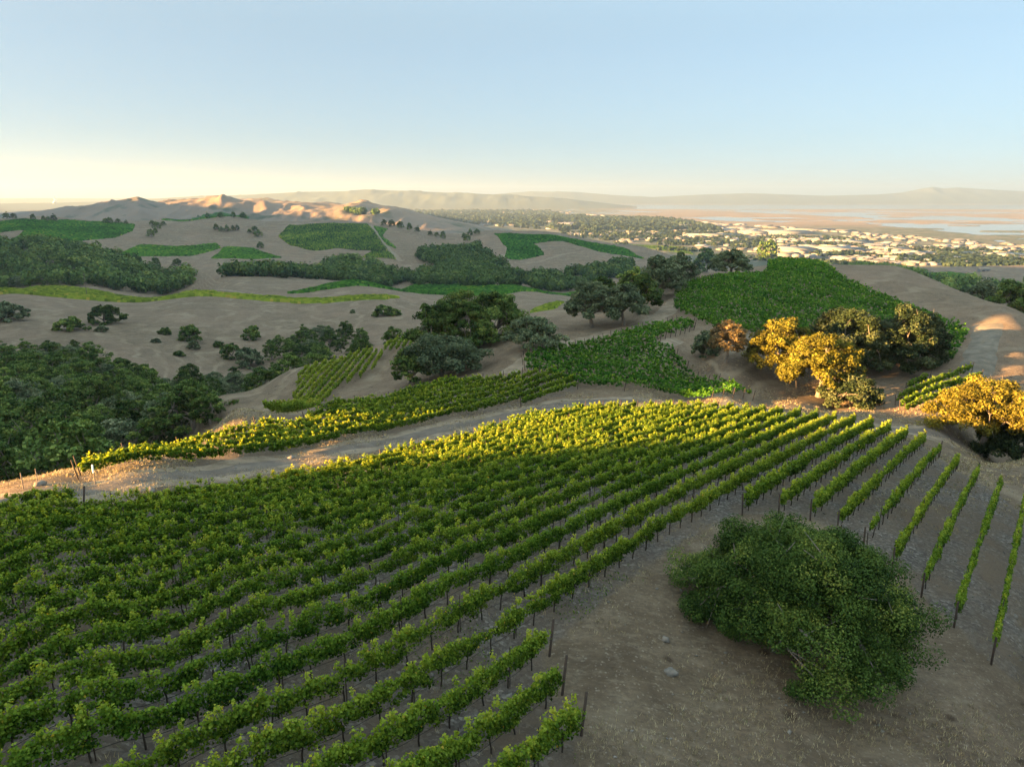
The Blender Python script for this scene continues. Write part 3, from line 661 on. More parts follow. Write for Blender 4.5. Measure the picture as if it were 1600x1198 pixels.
# ------------------------------------------------------------------ trees
def oak(seed, width, height, nleaf, leaf, trunk_h=.22, flat=.75, nclump=46, openness=.0, limbs=6, low=.18, cvar=(.20, .34), ragged=1.0):
    """returns trunk+limbs mesh builder and leaf arrays; base at the origin. A dome of leaf clumps on a branching frame."""
    g = np.random.default_rng(seed); mb = MB(); R = width / 2; th = height * trunk_h
    r0 = .035 * width ** .9 + .04
    lean = g.normal(size=2) * .06 * height
    top = np.array([lean[0], lean[1], th])
    mb.tube([(0,0,-.4),(0,0,0.05),(lean[0]*.4,lean[1]*.4,th*.5),tuple(top)], [r0*1.7,r0*1.25,r0,r0*.95], 8)
    # clump centres on an uneven dome
    cl = []; k = 0
    ga = np.pi * (3 - 5 ** .5); ph = g.uniform(0, 6)
    lob = lambda az: 1 + ragged * (.16 * math.sin(2 * az + ph) + .13 * math.sin(3 * az + 2.1 * ph) + .08 * math.sin(5 * az + ph * 3))
    for i in range(nclump):
        f = (i + .5) / nclump
        el = math.asin(min(1, -.12 + 1.12 * f)); az = i * ga + g.normal() * .35
        rr = g.uniform(.92 - .30 * ragged, .90) * lob(az)
        c = np.array([math.cos(az) * math.cos(el) * R * rr, math.sin(az) * math.cos(el) * R * rr, 0])
        zlow = height * low; c[2] = zlow + (height - zlow) * (math.sin(el) * g.uniform(.72, .95) * .9 + .08) + 0
        cl.append(c)
    for i in range(nclump // 4):
        az = g.uniform(0, 6.28); rr = g.uniform(.1, .5); cl.append(np.array([math.cos(az)*R*rr, math.sin(az)*R*rr, height*g.uniform(.45, .72)]))
    cl = np.array(cl)
    # limbs towards groups of clumps
    la = np.sort(g.uniform(0, 6.28, limbs)); ends = []
    for a in np.linspace(0, 6.28, limbs, endpoint=False) + g.normal(size=limbs) * .25:
        e = np.array([math.cos(a) * R * .5, math.sin(a) * R * .5, height * g.uniform(.42, .62)])
        p = [top * .9, top * .5 + e * .5 + g.normal(size=3) * .05 * R + np.array([0, 0, -.04 * height]), e]
        p = np.array([p[0], p[0]*.6 + p[1]*.4, p[1], p[1]*.5 + e*.5 + g.normal(size=3)*.04*R, e])
        mb.tube(p, r0 * np.array([.62, .52, .42, .33, .26]), 6); ends.append(e)
    ends = np.array(ends)
    for c in cl:
        j = np.argmin(((ends - c) ** 2).sum(1)); e = ends[j]
        m = (e + c) / 2 + g.normal(size=3) * .05 * R
        mb.tube([e, m, c], r0 * np.array([.24, .15, .06]), 5)
        if openness > .3:
            for _ in range(2): mb.tube([m, c + g.normal(size=3) * .12 * R], r0 * np.array([.12, .04]), 4)
    # leaves: ragged shells round the clumps
    per = nleaf // len(cl); C = []; N = []; T = []
    for c in cl:
        n = max(int(per * g.uniform(.6, 1.4)), 8)
        cr = R * g.uniform(*cvar)
        # sub-tufts
        m = 9; sub = g.normal(size=(m, 3)); sub /= np.linalg.norm(sub, axis=1)[:, None]; sub[:, 2] = np.abs(sub[:, 2]) * .9 - .25
        sub = c + sub * cr * np.array([1, 1, flat]) * g.uniform(.45, .85, (m, 1))
        ii = g.integers(0, m, n); q = g.normal(size=(n, 3)); q /= np.linalg.norm(q, axis=1)[:, None]
        rad = cr * .46 * g.uniform(.3, 1.0, n)[:, None] ** .6
        p = sub[ii] + q * rad * np.array([1, 1, .8])
        C.append(p); N.append(q * .8 + np.array([0, 0, .45]) + g.normal(size=(n, 3)) * .5)
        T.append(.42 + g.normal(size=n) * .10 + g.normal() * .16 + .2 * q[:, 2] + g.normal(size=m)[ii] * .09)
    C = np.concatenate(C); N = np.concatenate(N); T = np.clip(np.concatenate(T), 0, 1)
    zz = C[:, 2] > max(.12 * height * (1 if low > .1 else .3), .1)
    C, N, T = C[zz], N[zz], T[zz]
    V, F = leaves(C, N, leaf, g, .75)
    return mb, V, F, T

def add_oak(loc, label, name='oak_tree', cat='oak tree', group=None, mat='oak', rz=0.0, **kw):
    root = thing(name, loc, label, cat, group, rz)
    mb, V, F, T = oak(**kw)
    link('trunk', mb.mesh('oak_trunk', M['bark']), root)
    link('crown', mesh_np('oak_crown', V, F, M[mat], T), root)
    return root
def px_tree(u, v, wpx, hpx, label, seed, mat='oak', dmin=12., d=None, dens=1.0, **kw):
    """tree standing at the ground point seen at (u, v); crown size from its size in view"""
    p = P(u, v, d) if d else G(u, v, dmin)
    if d: p = np.array([p[0], p[1], Zf(p[0], p[1])[0]])
    dp = depth_of(p); w = wpx * dp / FPX; h = hpx * dp / FPX / .97
    leaf = kw.pop('leaf', max(.17, dp * .0029)); n = int(dens * 5.0 * math.pi * w * w * .5 / (leaf * leaf * .38))
    return add_oak(p, label, mat=mat, seed=seed, width=w, height=h, nleaf=n, leaf=leaf, rz=seed * 1.3, **kw)

# the big oak in the foreground
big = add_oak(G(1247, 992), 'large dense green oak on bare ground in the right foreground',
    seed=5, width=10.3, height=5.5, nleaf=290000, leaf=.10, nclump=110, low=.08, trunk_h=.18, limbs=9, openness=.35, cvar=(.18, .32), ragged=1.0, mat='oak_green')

px_tree(692, 588, 132, 62, 'broad low oak with pale trunks beside the track bend, left of centre', 11, 'oak_grey', trunk_h=.25, low=.3)
px_tree(645, 600, 60, 66, 'small shaded oak at the left side of the broad low oak', 12, 'oak', low=.15)
px_tree(712, 545, 120, 90, 'tall dark bushy oak in the clump left of centre', 13, 'oak', low=.1)
px_tree(775, 530, 105, 78, 'dark rounded oak at the right end of the clump left of centre', 14, 'oak', low=.1)
px_tree(680, 560, 70, 88, 'green upright oak at the left end of the clump left of centre', 15, 'oak', low=.1)
px_tree(832, 545, 92, 52, 'grey-green spreading oak on the slope right of the dark clump', 16, 'oak_grey', low=.2)
px_tree(925, 512, 88, 72, 'spreading oak with two leaning trunks beside the pale path', 17, 'oak_grey', low=.28, trunk_h=.3)
px_tree(975, 508, 75, 66, 'grey oak with a pale forked trunk nearest the pale path', 18, 'oak_grey', low=.3, trunk_h=.32)
px_tree(1002, 488, 66, 62, 'oak behind the grey oak with a pale forked trunk', 19, 'oak', low=.25)
px_tree(940, 480, 60, 46, 'dark oak behind the spreading oak with leaning trunks', 20, 'oak', low=.2)
px_tree(1030, 466, 78, 66, 'tall oak above the path at the top of the oak row', 21, 'oak_grey', low=.2)
px_tree(1060, 448, 62, 54, 'rounded oak at the upper end of the oak row by the path', 22, 'oak_grey', low=.15)
px_tree(990, 462, 55, 45, 'small oak behind the oak row on the hill edge', 23, 'oak', low=.15)
px_tree(1104, 425, 42, 38, 'round green tree on the hilltop, left of the hilltop oaks', 24, 'oak', low=.1)
px_tree(1142, 428, 66, 38, 'spreading low oak on the hilltop beside the vineyard', 25, 'oak_grey', low=.2)
px_tree(1198, 407, 34, 34, 'lone dark tree standing on the skyline above the hilltop vineyard', 26, 'oak', low=.05)
px_tree(1135, 566, 66, 66, 'small golden dry oak with a pale trunk left of the golden oaks', 31, 'oak_dry', low=.35, trunk_h=.38, openness=.5, dens=.6)
px_tree(1105, 556, 50, 42, 'low grey bush behind the small golden dry oak', 32, 'oak_grey', low=.05)
px_tree(1215, 590, 105, 92, 'golden sunlit oak, left one of the lit pair below the hilltop vineyard', 33, 'oak_sunlit', low=.25, trunk_h=.3, openness=.4)
px_tree(1278, 620, 118, 100, 'golden sunlit oak with pale limbs, right one of the lit pair', 34, 'oak_sunlit', low=.25, trunk_h=.3, openness=.4)
px_tree(1330, 634, 90, 50, 'low dark oak at the foot of the lit golden oaks', 35, 'oak_shade', low=.08)
px_tree(1330, 575, 130, 90, 'dark green oak behind the lit golden oaks', 36, 'oak_shade', low=.1)
px_tree(1440, 566, 84, 78, 'round dark oak at the far right of the golden oak group', 39, 'oak_shade', low=.1, openness=.4)
px_tree(1415, 574, 124, 94, 'dark spreading oak with bare branches at the right of the golden oaks', 37, 'oak_shade', low=.1, openness=.5)
px_tree(1300, 555, 90, 74, 'grey oak at the back of the golden oak group', 38, 'oak_shade', low=.1)
px_tree(1530, 706, 150, 118, 'sunlit golden topped oak with pale limbs at the right edge', 41, 'oak_sunlit', low=.42, trunk_h=.42, openness=.6, d=88)
px_tree(1590, 722, 130, 84, 'dark bushy oak beneath the golden topped oak at the right edge', 42, 'oak_shade', low=.05, d=87)
px_tree(1578, 500, 70, 56, 'round green oak below the skyline at the right edge', 43, 'oak', low=.08, d=190)
px_tree(1535, 482, 56, 40, 'low grey oak left of the round oak at the right edge', 44, 'oak_grey', low=.05, d=215)

# bushes on the shaded hillside to the left
BUSH = [(8,500,60,28,'dark bush at the left edge of the shaded hillside'),(110,516,44,20,'grey-green low bush left of the round hillside oak'),(165,506,52,30,'large round dark oak alone on the shaded hillside'),
 (158,518,18,9,'tiny bush just below the round hillside oak'),(258,522,22,10,'small dark bush left of the twin hillside bush'),(297,532,40,26,'oak bush in the middle of the shaded hillside'),
 (303,545,20,14,'small grey bush below the middle hillside oak'),(393,530,32,22,'compact dark bush on the hillside above the gully'),(341,542,18,9,'tiny dark bush right of the middle hillside oak'),
 (243,535,14,6,'tiny dark shrub between the hillside bushes'),(280,556,18,8,'low dark bush low on the shaded hillside'),(362,560,34,26,'leafy green bush at the upper end of the gully bushes'),
 (390,572,46,30,'dark oak bush lower in the gully'),(600,493,34,16,'rounded bush near the right end of the shaded hillside'),(618,493,18,11,'small grey bush touching the rounded bush on the right hillside'),
 (551,489,8,5,'tiny shrub alone on the right hillside'),(220,592,40,24,'dark bush at the foot of the shaded hillside'),(190,575,30,16,'low bush above the wooded ravine'),(265,610,26,18,'small bush at the edge of the wooded ravine'),
 (942,478,12,6,'tiny bush on the slope behind the middle oaks')]
for i, (u, v, w, h, lb) in enumerate(BUSH):
    px_tree(u, v, w, h, lb, 60 + i, 'oak' if i % 3 else 'oak_grey', dmin=240., low=.04, nclump=26, limbs=4, name='oak_bush', cat='bush')

# ------------------------------------------------------------------ woods: copies of a few trees
def proto(seed, w, h, mat, name='oak_tree', nl=4200, leaf=.42):
    mb, V, F, T = oak(seed, w, h, nl, leaf, nclump=34, limbs=5, low=.1)
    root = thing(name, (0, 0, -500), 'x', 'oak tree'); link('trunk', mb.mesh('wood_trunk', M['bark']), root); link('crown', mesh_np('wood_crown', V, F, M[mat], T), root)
    return root
PR = [proto(200 + i, w, h, m) for i, (w, h, m) in enumerate([(9.5, 8, 'oak'), (8, 9, 'oak'), (11, 7.5, 'oak_grey'), (7, 8.5, 'oak'), (9, 7, 'oak_grey'), (10, 9.5, 'oak')])]
used = set()
def scatter(poly, n, dmin, smin, smax, mind, seed, label, group, grey=.25):
    g = np.random.default_rng(seed); pts = []; uv = np.array(poly); tries = 0
    while len(pts) < n and tries < n * 40:
        tries += 1
        u = g.uniform(uv[:, 0].min(), uv[:, 0].max()); v = g.uniform(uv[:, 1].min(), uv[:, 1].max())
        if not in_poly(np.array([u]), np.array([v]), uv)[0]: continue
        p = G(u, v, dmin)
        if 40 < (-p[0] * SUN_H[1] + p[1] * SUN_H[0]) < 98 and p[2] + 9 + .14 * (p[0] * SUN_H[0] + p[1] * SUN_H[1] + 260) > 12: continue
        if any((p[0] - q[0]) ** 2 + (p[1] - q[1]) ** 2 < mind ** 2 for q in pts): continue
        pts.append(p)
    for p in pts:
        k = int(g.choice([0, 1, 3, 5])) if g.random() > grey else int(g.choice([2, 4])); s = g.uniform(smin, smax)
        sc = (s * g.uniform(.9, 1.1), s * g.uniform(.9, 1.1), s * g.uniform(.85, 1.15))
        if k in used: clone(PR[k], p, g.uniform(0, 6.28), sc, label, group)
        else:
            used.add(k); r = PR[k]; r.location = p; r.rotation_euler = (0, 0, g.uniform(0, 6.28)); r.scale = sc; r['label'] = label; r['group'] = group
    return len(pts)
n = 0
n += scatter([(-80,600),(30,570),(120,585),(210,610),(280,640),(400,680),(430,700),(300,760),(150,790),(-80,800)], 100, 75., .85, 1.35, 6.0, 1, 'rounded oak in the dense wood filling the left ravine', 'oaks of the left ravine wood')
n += scatter([(-60,560),(110,550),(160,580),(230,600),(330,610),(380,600),(330,640),(200,620),(-60,620)], 46, 230., .8, 1.2, 7.5, 2, 'oak at the upper edge of the left ravine wood', 'oaks above the left ravine wood')
n += scatter([(425,548),(470,528),(530,520),(590,540),(560,560),(500,580),(420,575)], 22, 250., .8, 1.25, 7.5, 3, 'oak in the thicket between the hillside and the yellow spur vineyard', 'oaks of the thicket behind the spur')
n += scatter([(270,615),(420,585),(600,550),(640,548),(470,600),(330,640)], 26, 180., .6, 1.0, 6.5, 4, 'low oak along the gully behind the spur', 'oaks along the gully')
n += scatter([(-60,395),(60,385),(140,395),(200,410),(320,425),(300,445),(150,450),(-60,455)], 62, 640., 1.2, 1.9, 15, 5, 'oak of the wooded slope behind the ridge on the left', 'oaks of the far left wood', .15)
print('wood trees', n)
SM = [(10,342,'oak on the far left skyline hill'),(22,342,'oak on the far left skyline hill'),(52,344,'oak on the far left skyline hill'),(68,345,'oak on the far left skyline hill'),(76,346,'oak on the far left skyline hill'),(85,346,'oak on the far left skyline hill'),
 (165,350,'oak in the row beyond the far left vineyard'),(172,350,'oak in the row beyond the far left vineyard'),(185,350,'oak in the row beyond the far left vineyard'),(197,351,'oak in the row beyond the far left vineyard'),
 (238,352,'oak in the cluster right of the far left vineyard'),(246,358,'oak in the cluster right of the far left vineyard'),(255,353,'oak in the cluster right of the far left vineyard'),(243,365,'oak in the cluster right of the far left vineyard'),
 (338,360,'oak in the dark clump on the far middle slope'),(346,362,'oak in the dark clump on the far middle slope'),(355,362,'oak in the dark clump on the far middle slope'),(364,361,'oak in the dark clump on the far middle slope'),(371,360,'oak in the dark clump on the far middle slope'),
 (390,364,'oak beside the far middle slope clump'),(398,365,'oak beside the far middle slope clump'),(404,370,'oak beside the far middle slope clump'),(407,388,'lone oak between the far vineyards'),(236,370,'lone oak below the far cluster'),
 (310,341,'oak on the crest above the far middle slope'),(325,341,'oak on the crest above the far middle slope'),(345,340,'oak on the crest above the far middle slope'),(365,340,'oak on the crest above the far middle slope'),(380,341,'oak on the crest above the far middle slope'),
 (600,353,'oak at the upper edge of the large far vineyard'),(612,354,'oak at the upper edge of the large far vineyard'),(625,357,'oak at the upper edge of the large far vineyard'),(640,360,'oak at the upper edge of the large far vineyard'),(652,363,'oak at the upper edge of the large far vineyard'),
 (672,368,'oak in the row on the far saddle'),(682,370,'oak in the row on the far saddle'),(692,373,'oak in the row on the far saddle'),(725,372,'oak in the clump on the far knoll'),(735,368,'oak in the clump on the far knoll'),(745,366,'oak in the clump on the far knoll'),(730,377,'oak in the clump on the far knoll'),
 (1320,420,'oak on the shaded slope right of the hilltop'),(1345,424,'oak on the shaded slope right of the hilltop'),(1375,430,'oak on the shaded slope right of the hilltop'),(1395,435,'oak on the shaded slope right of the hilltop')]
gg = np.random.default_rng(5); cnt = {}
for u, v, lb in SM:
    k = int(gg.choice([0, 1, 3, 5])); p = G(u, v, 600.); s = gg.uniform(.9, 1.5)
    r = clone(PR[k], p, gg.uniform(0, 6), (s, s, s), lb, lb.replace('oak ', 'oaks ', 1))
for k in range(6):
    if k not in used:
        for ch in list(PR[k].children): bpy.data.objects.remove(ch)
        bpy.data.objects.remove(PR[k])

def far_wood(label, poly, n, dmin, s0, s1, mat, seed, name='wood'):
    """a far-off wood that reads as one mass"""
    g = np.random.default_rng(seed); uv = np.array(poly, float); C = []; N = []; S = []; T = []
    cc = 0; tries = 0
    # candidate points on the ground, spread over the area in world space
    w = GP(poly, dmin); lo, hi = w.min(0), w.max(0)
    while cc < n and tries < 60 * n:
        m = 400; tries += m
        x = g.uniform(lo[0], hi[0], m); y = g.uniform(lo[1], hi[1], m); k = in_poly(x, y, w); x, y = x[k], y[k]
        k = fbm(x / 40, y / 40, 2, 91) > .36; x, y = x[k], y[k]; z = Zf(x, y)
        for px_, py_, pz_ in zip(x, y, z):
            if cc >= n: break
            s = g.uniform(s0, s1); nl = 130; q = g.normal(size=(nl, 3)); q /= np.linalg.norm(q, axis=1)[:, None]; q[:, 2] = q[:, 2] * .75 + .15
            lump = 1 + .3 * np.sin(3 * np.arctan2(q[:, 1], q[:, 0]) + g.uniform(0, 6))
            C.append(np.array([px_, py_, pz_ + s * .75]) + q * (s * lump * g.uniform(.75, 1.05, nl))[:, None]); N.append(q + g.normal(size=(nl, 3)) * .35 + [0, 0, .2]); S.append(np.full(nl, s * .42)); T.append(np.clip(.38 + .17 * g.normal() + .14 * g.normal(size=nl) + .2 * q[:, 2], 0, 1)); cc += 1
    if not C: print('EMPTY wood', label); return
    V, F = leaves(np.concatenate(C), np.concatenate(N), np.concatenate(S), g, .8)
    tag(link(name, mesh_np(name, V, F, M[mat], np.concatenate(T))), label, 'wood', kind='stuff')
far_wood('dark wood filling the valley behind the bright vineyard strip', [(350,432),(420,425),(520,418),(640,425),(700,420),(760,430),(900,425),(985,412),(985,432),(900,450),(760,450),(640,445),(520,438),(430,455),(390,455)], 900, 660., 4.5, 7.5, 'oak', 1)
far_wood('dark wood climbing the gully between the far vineyards', [(650,395),(680,390),(745,388),(765,405),(800,420),(760,432),(700,430),(660,415)], 260, 760., 4.5, 7.5, 'oak', 2)
far_wood('wood on the slope below the large far vineyard', [(495,420),(530,408),(560,408),(600,420),(560,428)], 90, 760., 4.5, 7, 'oak', 3)
far_wood('dense wood covering the slope behind the ridge on the left', [(-60,395),(60,385),(140,395),(200,410),(320,425),(300,445),(150,450),(-60,455)], 330, 640., 5, 8.5, 'oak', 14)
far_wood('wood behind the wooded left slope', [(-60,400),(0,378),(60,378),(150,390),(200,405),(120,415),(-60,430)], 160, 700., 4.5, 7, 'oak', 4)
far_wood('bluish woods on the shaded slopes right of the hilltop', [(1290,412),(1400,420),(1470,440),(1600,445),(1680,450),(1680,490),(1590,480),(1500,460),(1420,445)], 150, 420., 4, 7.5, 'oak', 5)
far_wood('dark wooded patch on the far brown hill', [(540,322),(560,319),(585,321),(590,330),(565,332)], 60, 2000., 9, 14, 'oak', 6)

# ------------------------------------------------------------------ town on the plain
def warehouse_mesh(w, l, h, roof):
    mb = MB(); mb.box((-w/2, -l/2, -4), (w/2, l/2, h)); body = mb.mesh('warehouse_body', M['white'], False)
    r = MB()
    # low pitched roof slab with an overhang
    v = np.array([(-w/2-.5,-l/2-.5,h+.02),(w/2+.5,-l/2-.5,h+.02),(w/2+.5,l/2+.5,h+.02),(-w/2-.5,l/2+.5,h+.02),(-w/2-.5,0,h+1.8),(w/2+.5,0,h+1.8)])
    rf = mesh_np('warehouse_roof', v, [np.array([[0,1,5,4],[2,3,4,5],[3,2,1,0]]), np.array([[0,4,3],[1,2,5]])], roof)
    d = MB()
    n = max(int(w / 14), 2)
    for i in range(n):
        x = -w/2 + (i + .5) * w / n; d.box((x - 2.2, -l/2 - .12, -1), (x + 2.2, -l/2 - .004, min(4.2, h * .6)))
    return body, rf, d.mesh('warehouse_doors', M['dark'], False)
def add_wh(u, v, wpx, hpx, lpx, label, group, roof='roofw', rz=0.0):
    x, y = plane_pt(u, v, PLAIN + 2); z = Zf(x, y)[0]; z = max(z, PLAIN + .5); p = np.array([x, y, z]); dp = depth_of(p)
    b, r, d = warehouse_mesh(wpx * dp / FPX, min(max(lpx * dp / FPX / .09, 20), 300), max(hpx * dp / FPX, 4), M[roof])
    root = thing('warehouse', p, label, 'warehouse', group, rz)
    bo = link('body', b, root); link('roof', r, root); link('loading_door', d, root); return root
WH = [(1115,369,82,3.4,4,'very long low white warehouse left of the lone skyline tree'),(1070,354,40,2,2,'long white shed far behind the skyline tree'),(1178,365,40,4,4,'white square warehouse above the lone skyline tree'),
 (1226,365,66,4.5,5,'large white warehouse right of the skyline tree'),(1265,361,72,3,2,'long pale warehouse at the back of the industrial town'),(1240,392,52,5,5,'white warehouse with a broad roof just right of the skyline tree'),
 (1305,392,62,5,6,'broad white warehouse in the middle of the industrial town'),(1265,383,60,3,3,'pale warehouse behind the broad white ones'),(1330,380,46,4,4,'sunlit warehouse at the middle back of the town'),
 (1395,391,36,4,3,'white warehouse on the right side of the industrial town'),(1500,399,56,4,4,'long sunlit warehouse at the right of the town'),(1575,402,55,5,6,'white warehouse at the right edge of the town'),
 (1490,407,50,5,4,'flat grey-white warehouse right of the shaded woods'),(1365,383,50,2.5,2,'thin pale warehouse by the marsh edge'),(1010,352,30,1.6,1.5,'small white shed on the left plain'),(1150,357,50,1.8,1.5,'row of pale sheds at the back left of the town')]
for u, v, w, h, l, lb in WH: add_wh(u, v, w, h, l, lb, 'big warehouses of the industrial town')
g = np.random.default_rng(77)
SMALL = []
for w, l, h, rf in ((28, 22, 7, 'roofw'), (45, 30, 8, 'roofw'), (22, 18, 6, 'rooft'), (60, 26, 7, 'rooft'), (16, 12, 5, 'roofw')):
    b, r, d = warehouse_mesh(w, l, h, M[rf]); SMALL.append((b, r, d))
TZ = [[(1180,372),(1300,372),(1420,385),(1600,398),(1660,415),(1560,418),(1400,408),(1240,405),(1180,395)], [(880,345),(1060,348),(1120,358),(1100,372),(980,368),(900,358)], [(600,330),(860,330),(900,345),(760,345),(640,340)]]
TL = ['small pale building crowded in the industrial town on the right plain', 'small pale building scattered on the plain left of the skyline tree', 'tiny pale building in the hazy town far across the plain']
for poly, nb, lb in zip(TZ, (130, 90, 60), TL):
    uv = np.array(poly); c = 0
    while c < nb:
        u = g.uniform(uv[:, 0].min(), uv[:, 0].max()); v = g.uniform(uv[:, 1].min(), uv[:, 1].max())
        if not in_poly(np.array([u]), np.array([v]), uv)[0]: continue
        x, y = plane_pt(u, v, PLAIN + 2); z = max(Zf(x, y)[0], PLAIN + .5); s = g.uniform(.7, 1.3) * (1 + (y > 4000) * .8)
        b, r, d = SMALL[int(g.integers(0, 5))]
        bo = link('building', b, None, (x, y, z)); bo.rotation_euler = (0, 0, g.choice([0, 1.57]) + .15); bo.scale = (s, s, 1)
        tag(bo, lb, 'building', lb.replace('building', 'buildings', 1))
        link('roof', r, bo); c += 1
def town_roofs():
    g = np.random.default_rng(14); V = []; F = []; T = []; n = 0
    for poly, cnt in (([(870,338),(1060,343),(1190,378),(1190,405),(1000,388),(880,368)], 420), ([(1300,362),(1600,384),(1660,402),(1420,388)], 160), (TZ[0], 420), (TZ[1], 420), ([(620,332),(860,328),(1000,345),(1060,352),(900,362),(780,355),(650,345)], 420), ([(1060,345),(1330,362),(1420,378),(1250,378),(1060,362)], 200), ([(1220,402),(1560,412),(1600,420),(1400,416)], 160)):
        w = np.array([plane_pt(u, v) for u, v in poly]); lo, hi = w.min(0), w.max(0); c = 0
        while c < cnt:
            x = g.uniform(lo[0], hi[0]); y = g.uniform(lo[1], hi[1])
            if not in_poly(np.array([x]), np.array([y]), w)[0] or vnoise(x / 120, y / 120, 61) < .35: c += .2; continue
            z = max(Zf(x, y)[0], PLAIN + .5); k = 1 + (y > 3500) * 1.0; a, b, h = g.uniform(7, 22) * k, g.uniform(6, 14) * k, g.uniform(3.5, 7)
            r = .15 + (g.random() < .5) * 1.57; cs, sn = math.cos(r), math.sin(r)
            P8 = np.array([(-a,-b,-3),(a,-b,-3),(a,b,-3),(-a,b,-3),(-a,-b,h),(a,-b,h),(a,b,h),(-a,b,h),(-a,0,h+2),(a,0,h+2)]) * [1, 1, 1]
            P8 = np.column_stack([P8[:, 0] * cs - P8[:, 1] * sn + x, P8[:, 0] * sn + P8[:, 1] * cs + y, P8[:, 2] + z])
            V.append(P8); F.append(np.array([(0,1,5,4),(1,2,6,5),(2,3,7,6),(3,0,4,7),(4,5,9,8),(6,7,8,9)]) + n); T.append(np.full(6, g.random())); n += 10; c += 1
    m, nt, out = new_mat('town_walls'); at = nd(nt, 'ShaderNodeAttribute', attribute_name='tint').outputs['Fac']
    bsdf(nt, out, ramp(nt, at, [(0, (.08, .075, .07)), (.35, (.14, .13, .125)), (.7, (.18, .178, .182)), (1, (.25, .255, .27))]), .8)
    tag(link('town_buildings', mesh_np('town_buildings', np.concatenate(V), np.concatenate(F), m, np.concatenate(T))), 'mass of small roofs of the distant town on the plain', 'town', kind='stuff')
town_roofs()
def town_trees():
    g = np.random.default_rng(4); C = []; N = []; S = []
    for poly, n in (([(860,338),(1060,345),(1190,380),(1190,408),(1000,390),(880,370)], 2200), ([(1420,396),(1600,412),(1660,432),(1500,428)], 900), (TZ[0], 900), (TZ[1], 900), (TZ[2], 900), ([(620,335),(900,340),(1000,350),(900,362),(780,355),(650,348)], 1400), ([(1180,398),(1600,410),(1660,430),(1400,425),(1200,412)], 900)):
        w = np.array([plane_pt(u, v) for u, v in poly]); lo, hi = w.min(0), w.max(0)
        x = g.uniform(lo[0], hi[0], n * 3); y = g.uniform(lo[1], hi[1], n * 3); k = in_poly(x, y, w) & (fbm(x / 160, y / 160, 3, 55) > .47); x, y = x[k], y[k]; z = np.maximum(Zf(x, y), PLAIN + .5)
        m = len(x); nl = 14
        q = g.normal(size=(m, nl, 3)); q /= np.linalg.norm(q, axis=2)[..., None]; s = g.uniform(5, 10, m) * (1 + (y > 3500))
        C.append((np.stack([x, y, z + s * .6], 1)[:, None] + q * s[:, None, None] * [1, 1, .7]).reshape(-1, 3)); N.append(q.reshape(-1, 3)); S.append(np.repeat(s * 1.0, nl))
    C = np.concatenate(C); V, F = leaves(C, np.concatenate(N), np.concatenate(S), g, .9)
    tag(link('town_trees', mesh_np('town_trees', V, F, M['towntree'], g.uniform(.1, .8, len(F)))), 'dark trees scattered between the buildings on the plain', 'wood', kind='stuff')
town_trees()

# ------------------------------------------------------------------ small things
def rock(u, v, size, label, seed):
    p = G(u, v); g = np.random.default_rng(seed); k, m = 8, 6
    th = np.linspace(0, 2 * np.pi, k, endpoint=False); V = [(0, 0, -.35 * size)]
    for i in range(1, m):
        f = math.pi * i / m
        for a in th:
            r = size * .5 * (1 + g.uniform(-.28, .28)); V.append((math.cos(a) * math.sin(f) * r * 1.25, math.sin(a) * math.sin(f) * r, -math.cos(f) * r * .7))
    V.append((0, 0, .35 * size)); F4 = []; F3 = []
    for j in range(k): F3.append((0, 1 + (j + 1) % k, 1 + j)); F3.append((len(V) - 1, 1 + (m - 2) * k + j, 1 + (m - 2) * k + (j + 1) % k))
    for i in range(m - 2):
        for j in range(k): a = 1 + i * k; F4.append((a + j, a + (j + 1) % k, a + k + (j + 1) % k, a + k + j))
    o = link('rock', mesh_np('rock', V, [np.array(F4), np.array(F3)], M['rock']), None, p + np.array([0, 0, size * .12])); o.rotation_euler = (0, 0, g.uniform(0, 6)); tag(o, label, 'rock', 'rocks lying about the slopes')
for i, (u, v, s, lb) in enumerate([(455,717,.6,'grey rock on the sunlit verge left of the lit ground'),(368,732,.4,'small pale rock at the verge of the dark track'),(236,768,.55,'dark rock alone on the bare verge above the left vines'),
  (598,683,.4,'pale rock on the lit verge near the yellow vines'),(63,758,.7,'rock heap stone at the left end by the wire fence'),(1048,1052,.5,'grey rock on bare ground left of the large oak'),(1040,1000,.35,'small rock left of the large oak, upper one'),(640,598,.5,'pale rock below the broad low oak'),(1435,545,.7,'grey rock at the corner of the hilltop vineyard')]): rock(u, v, s, lb, i)

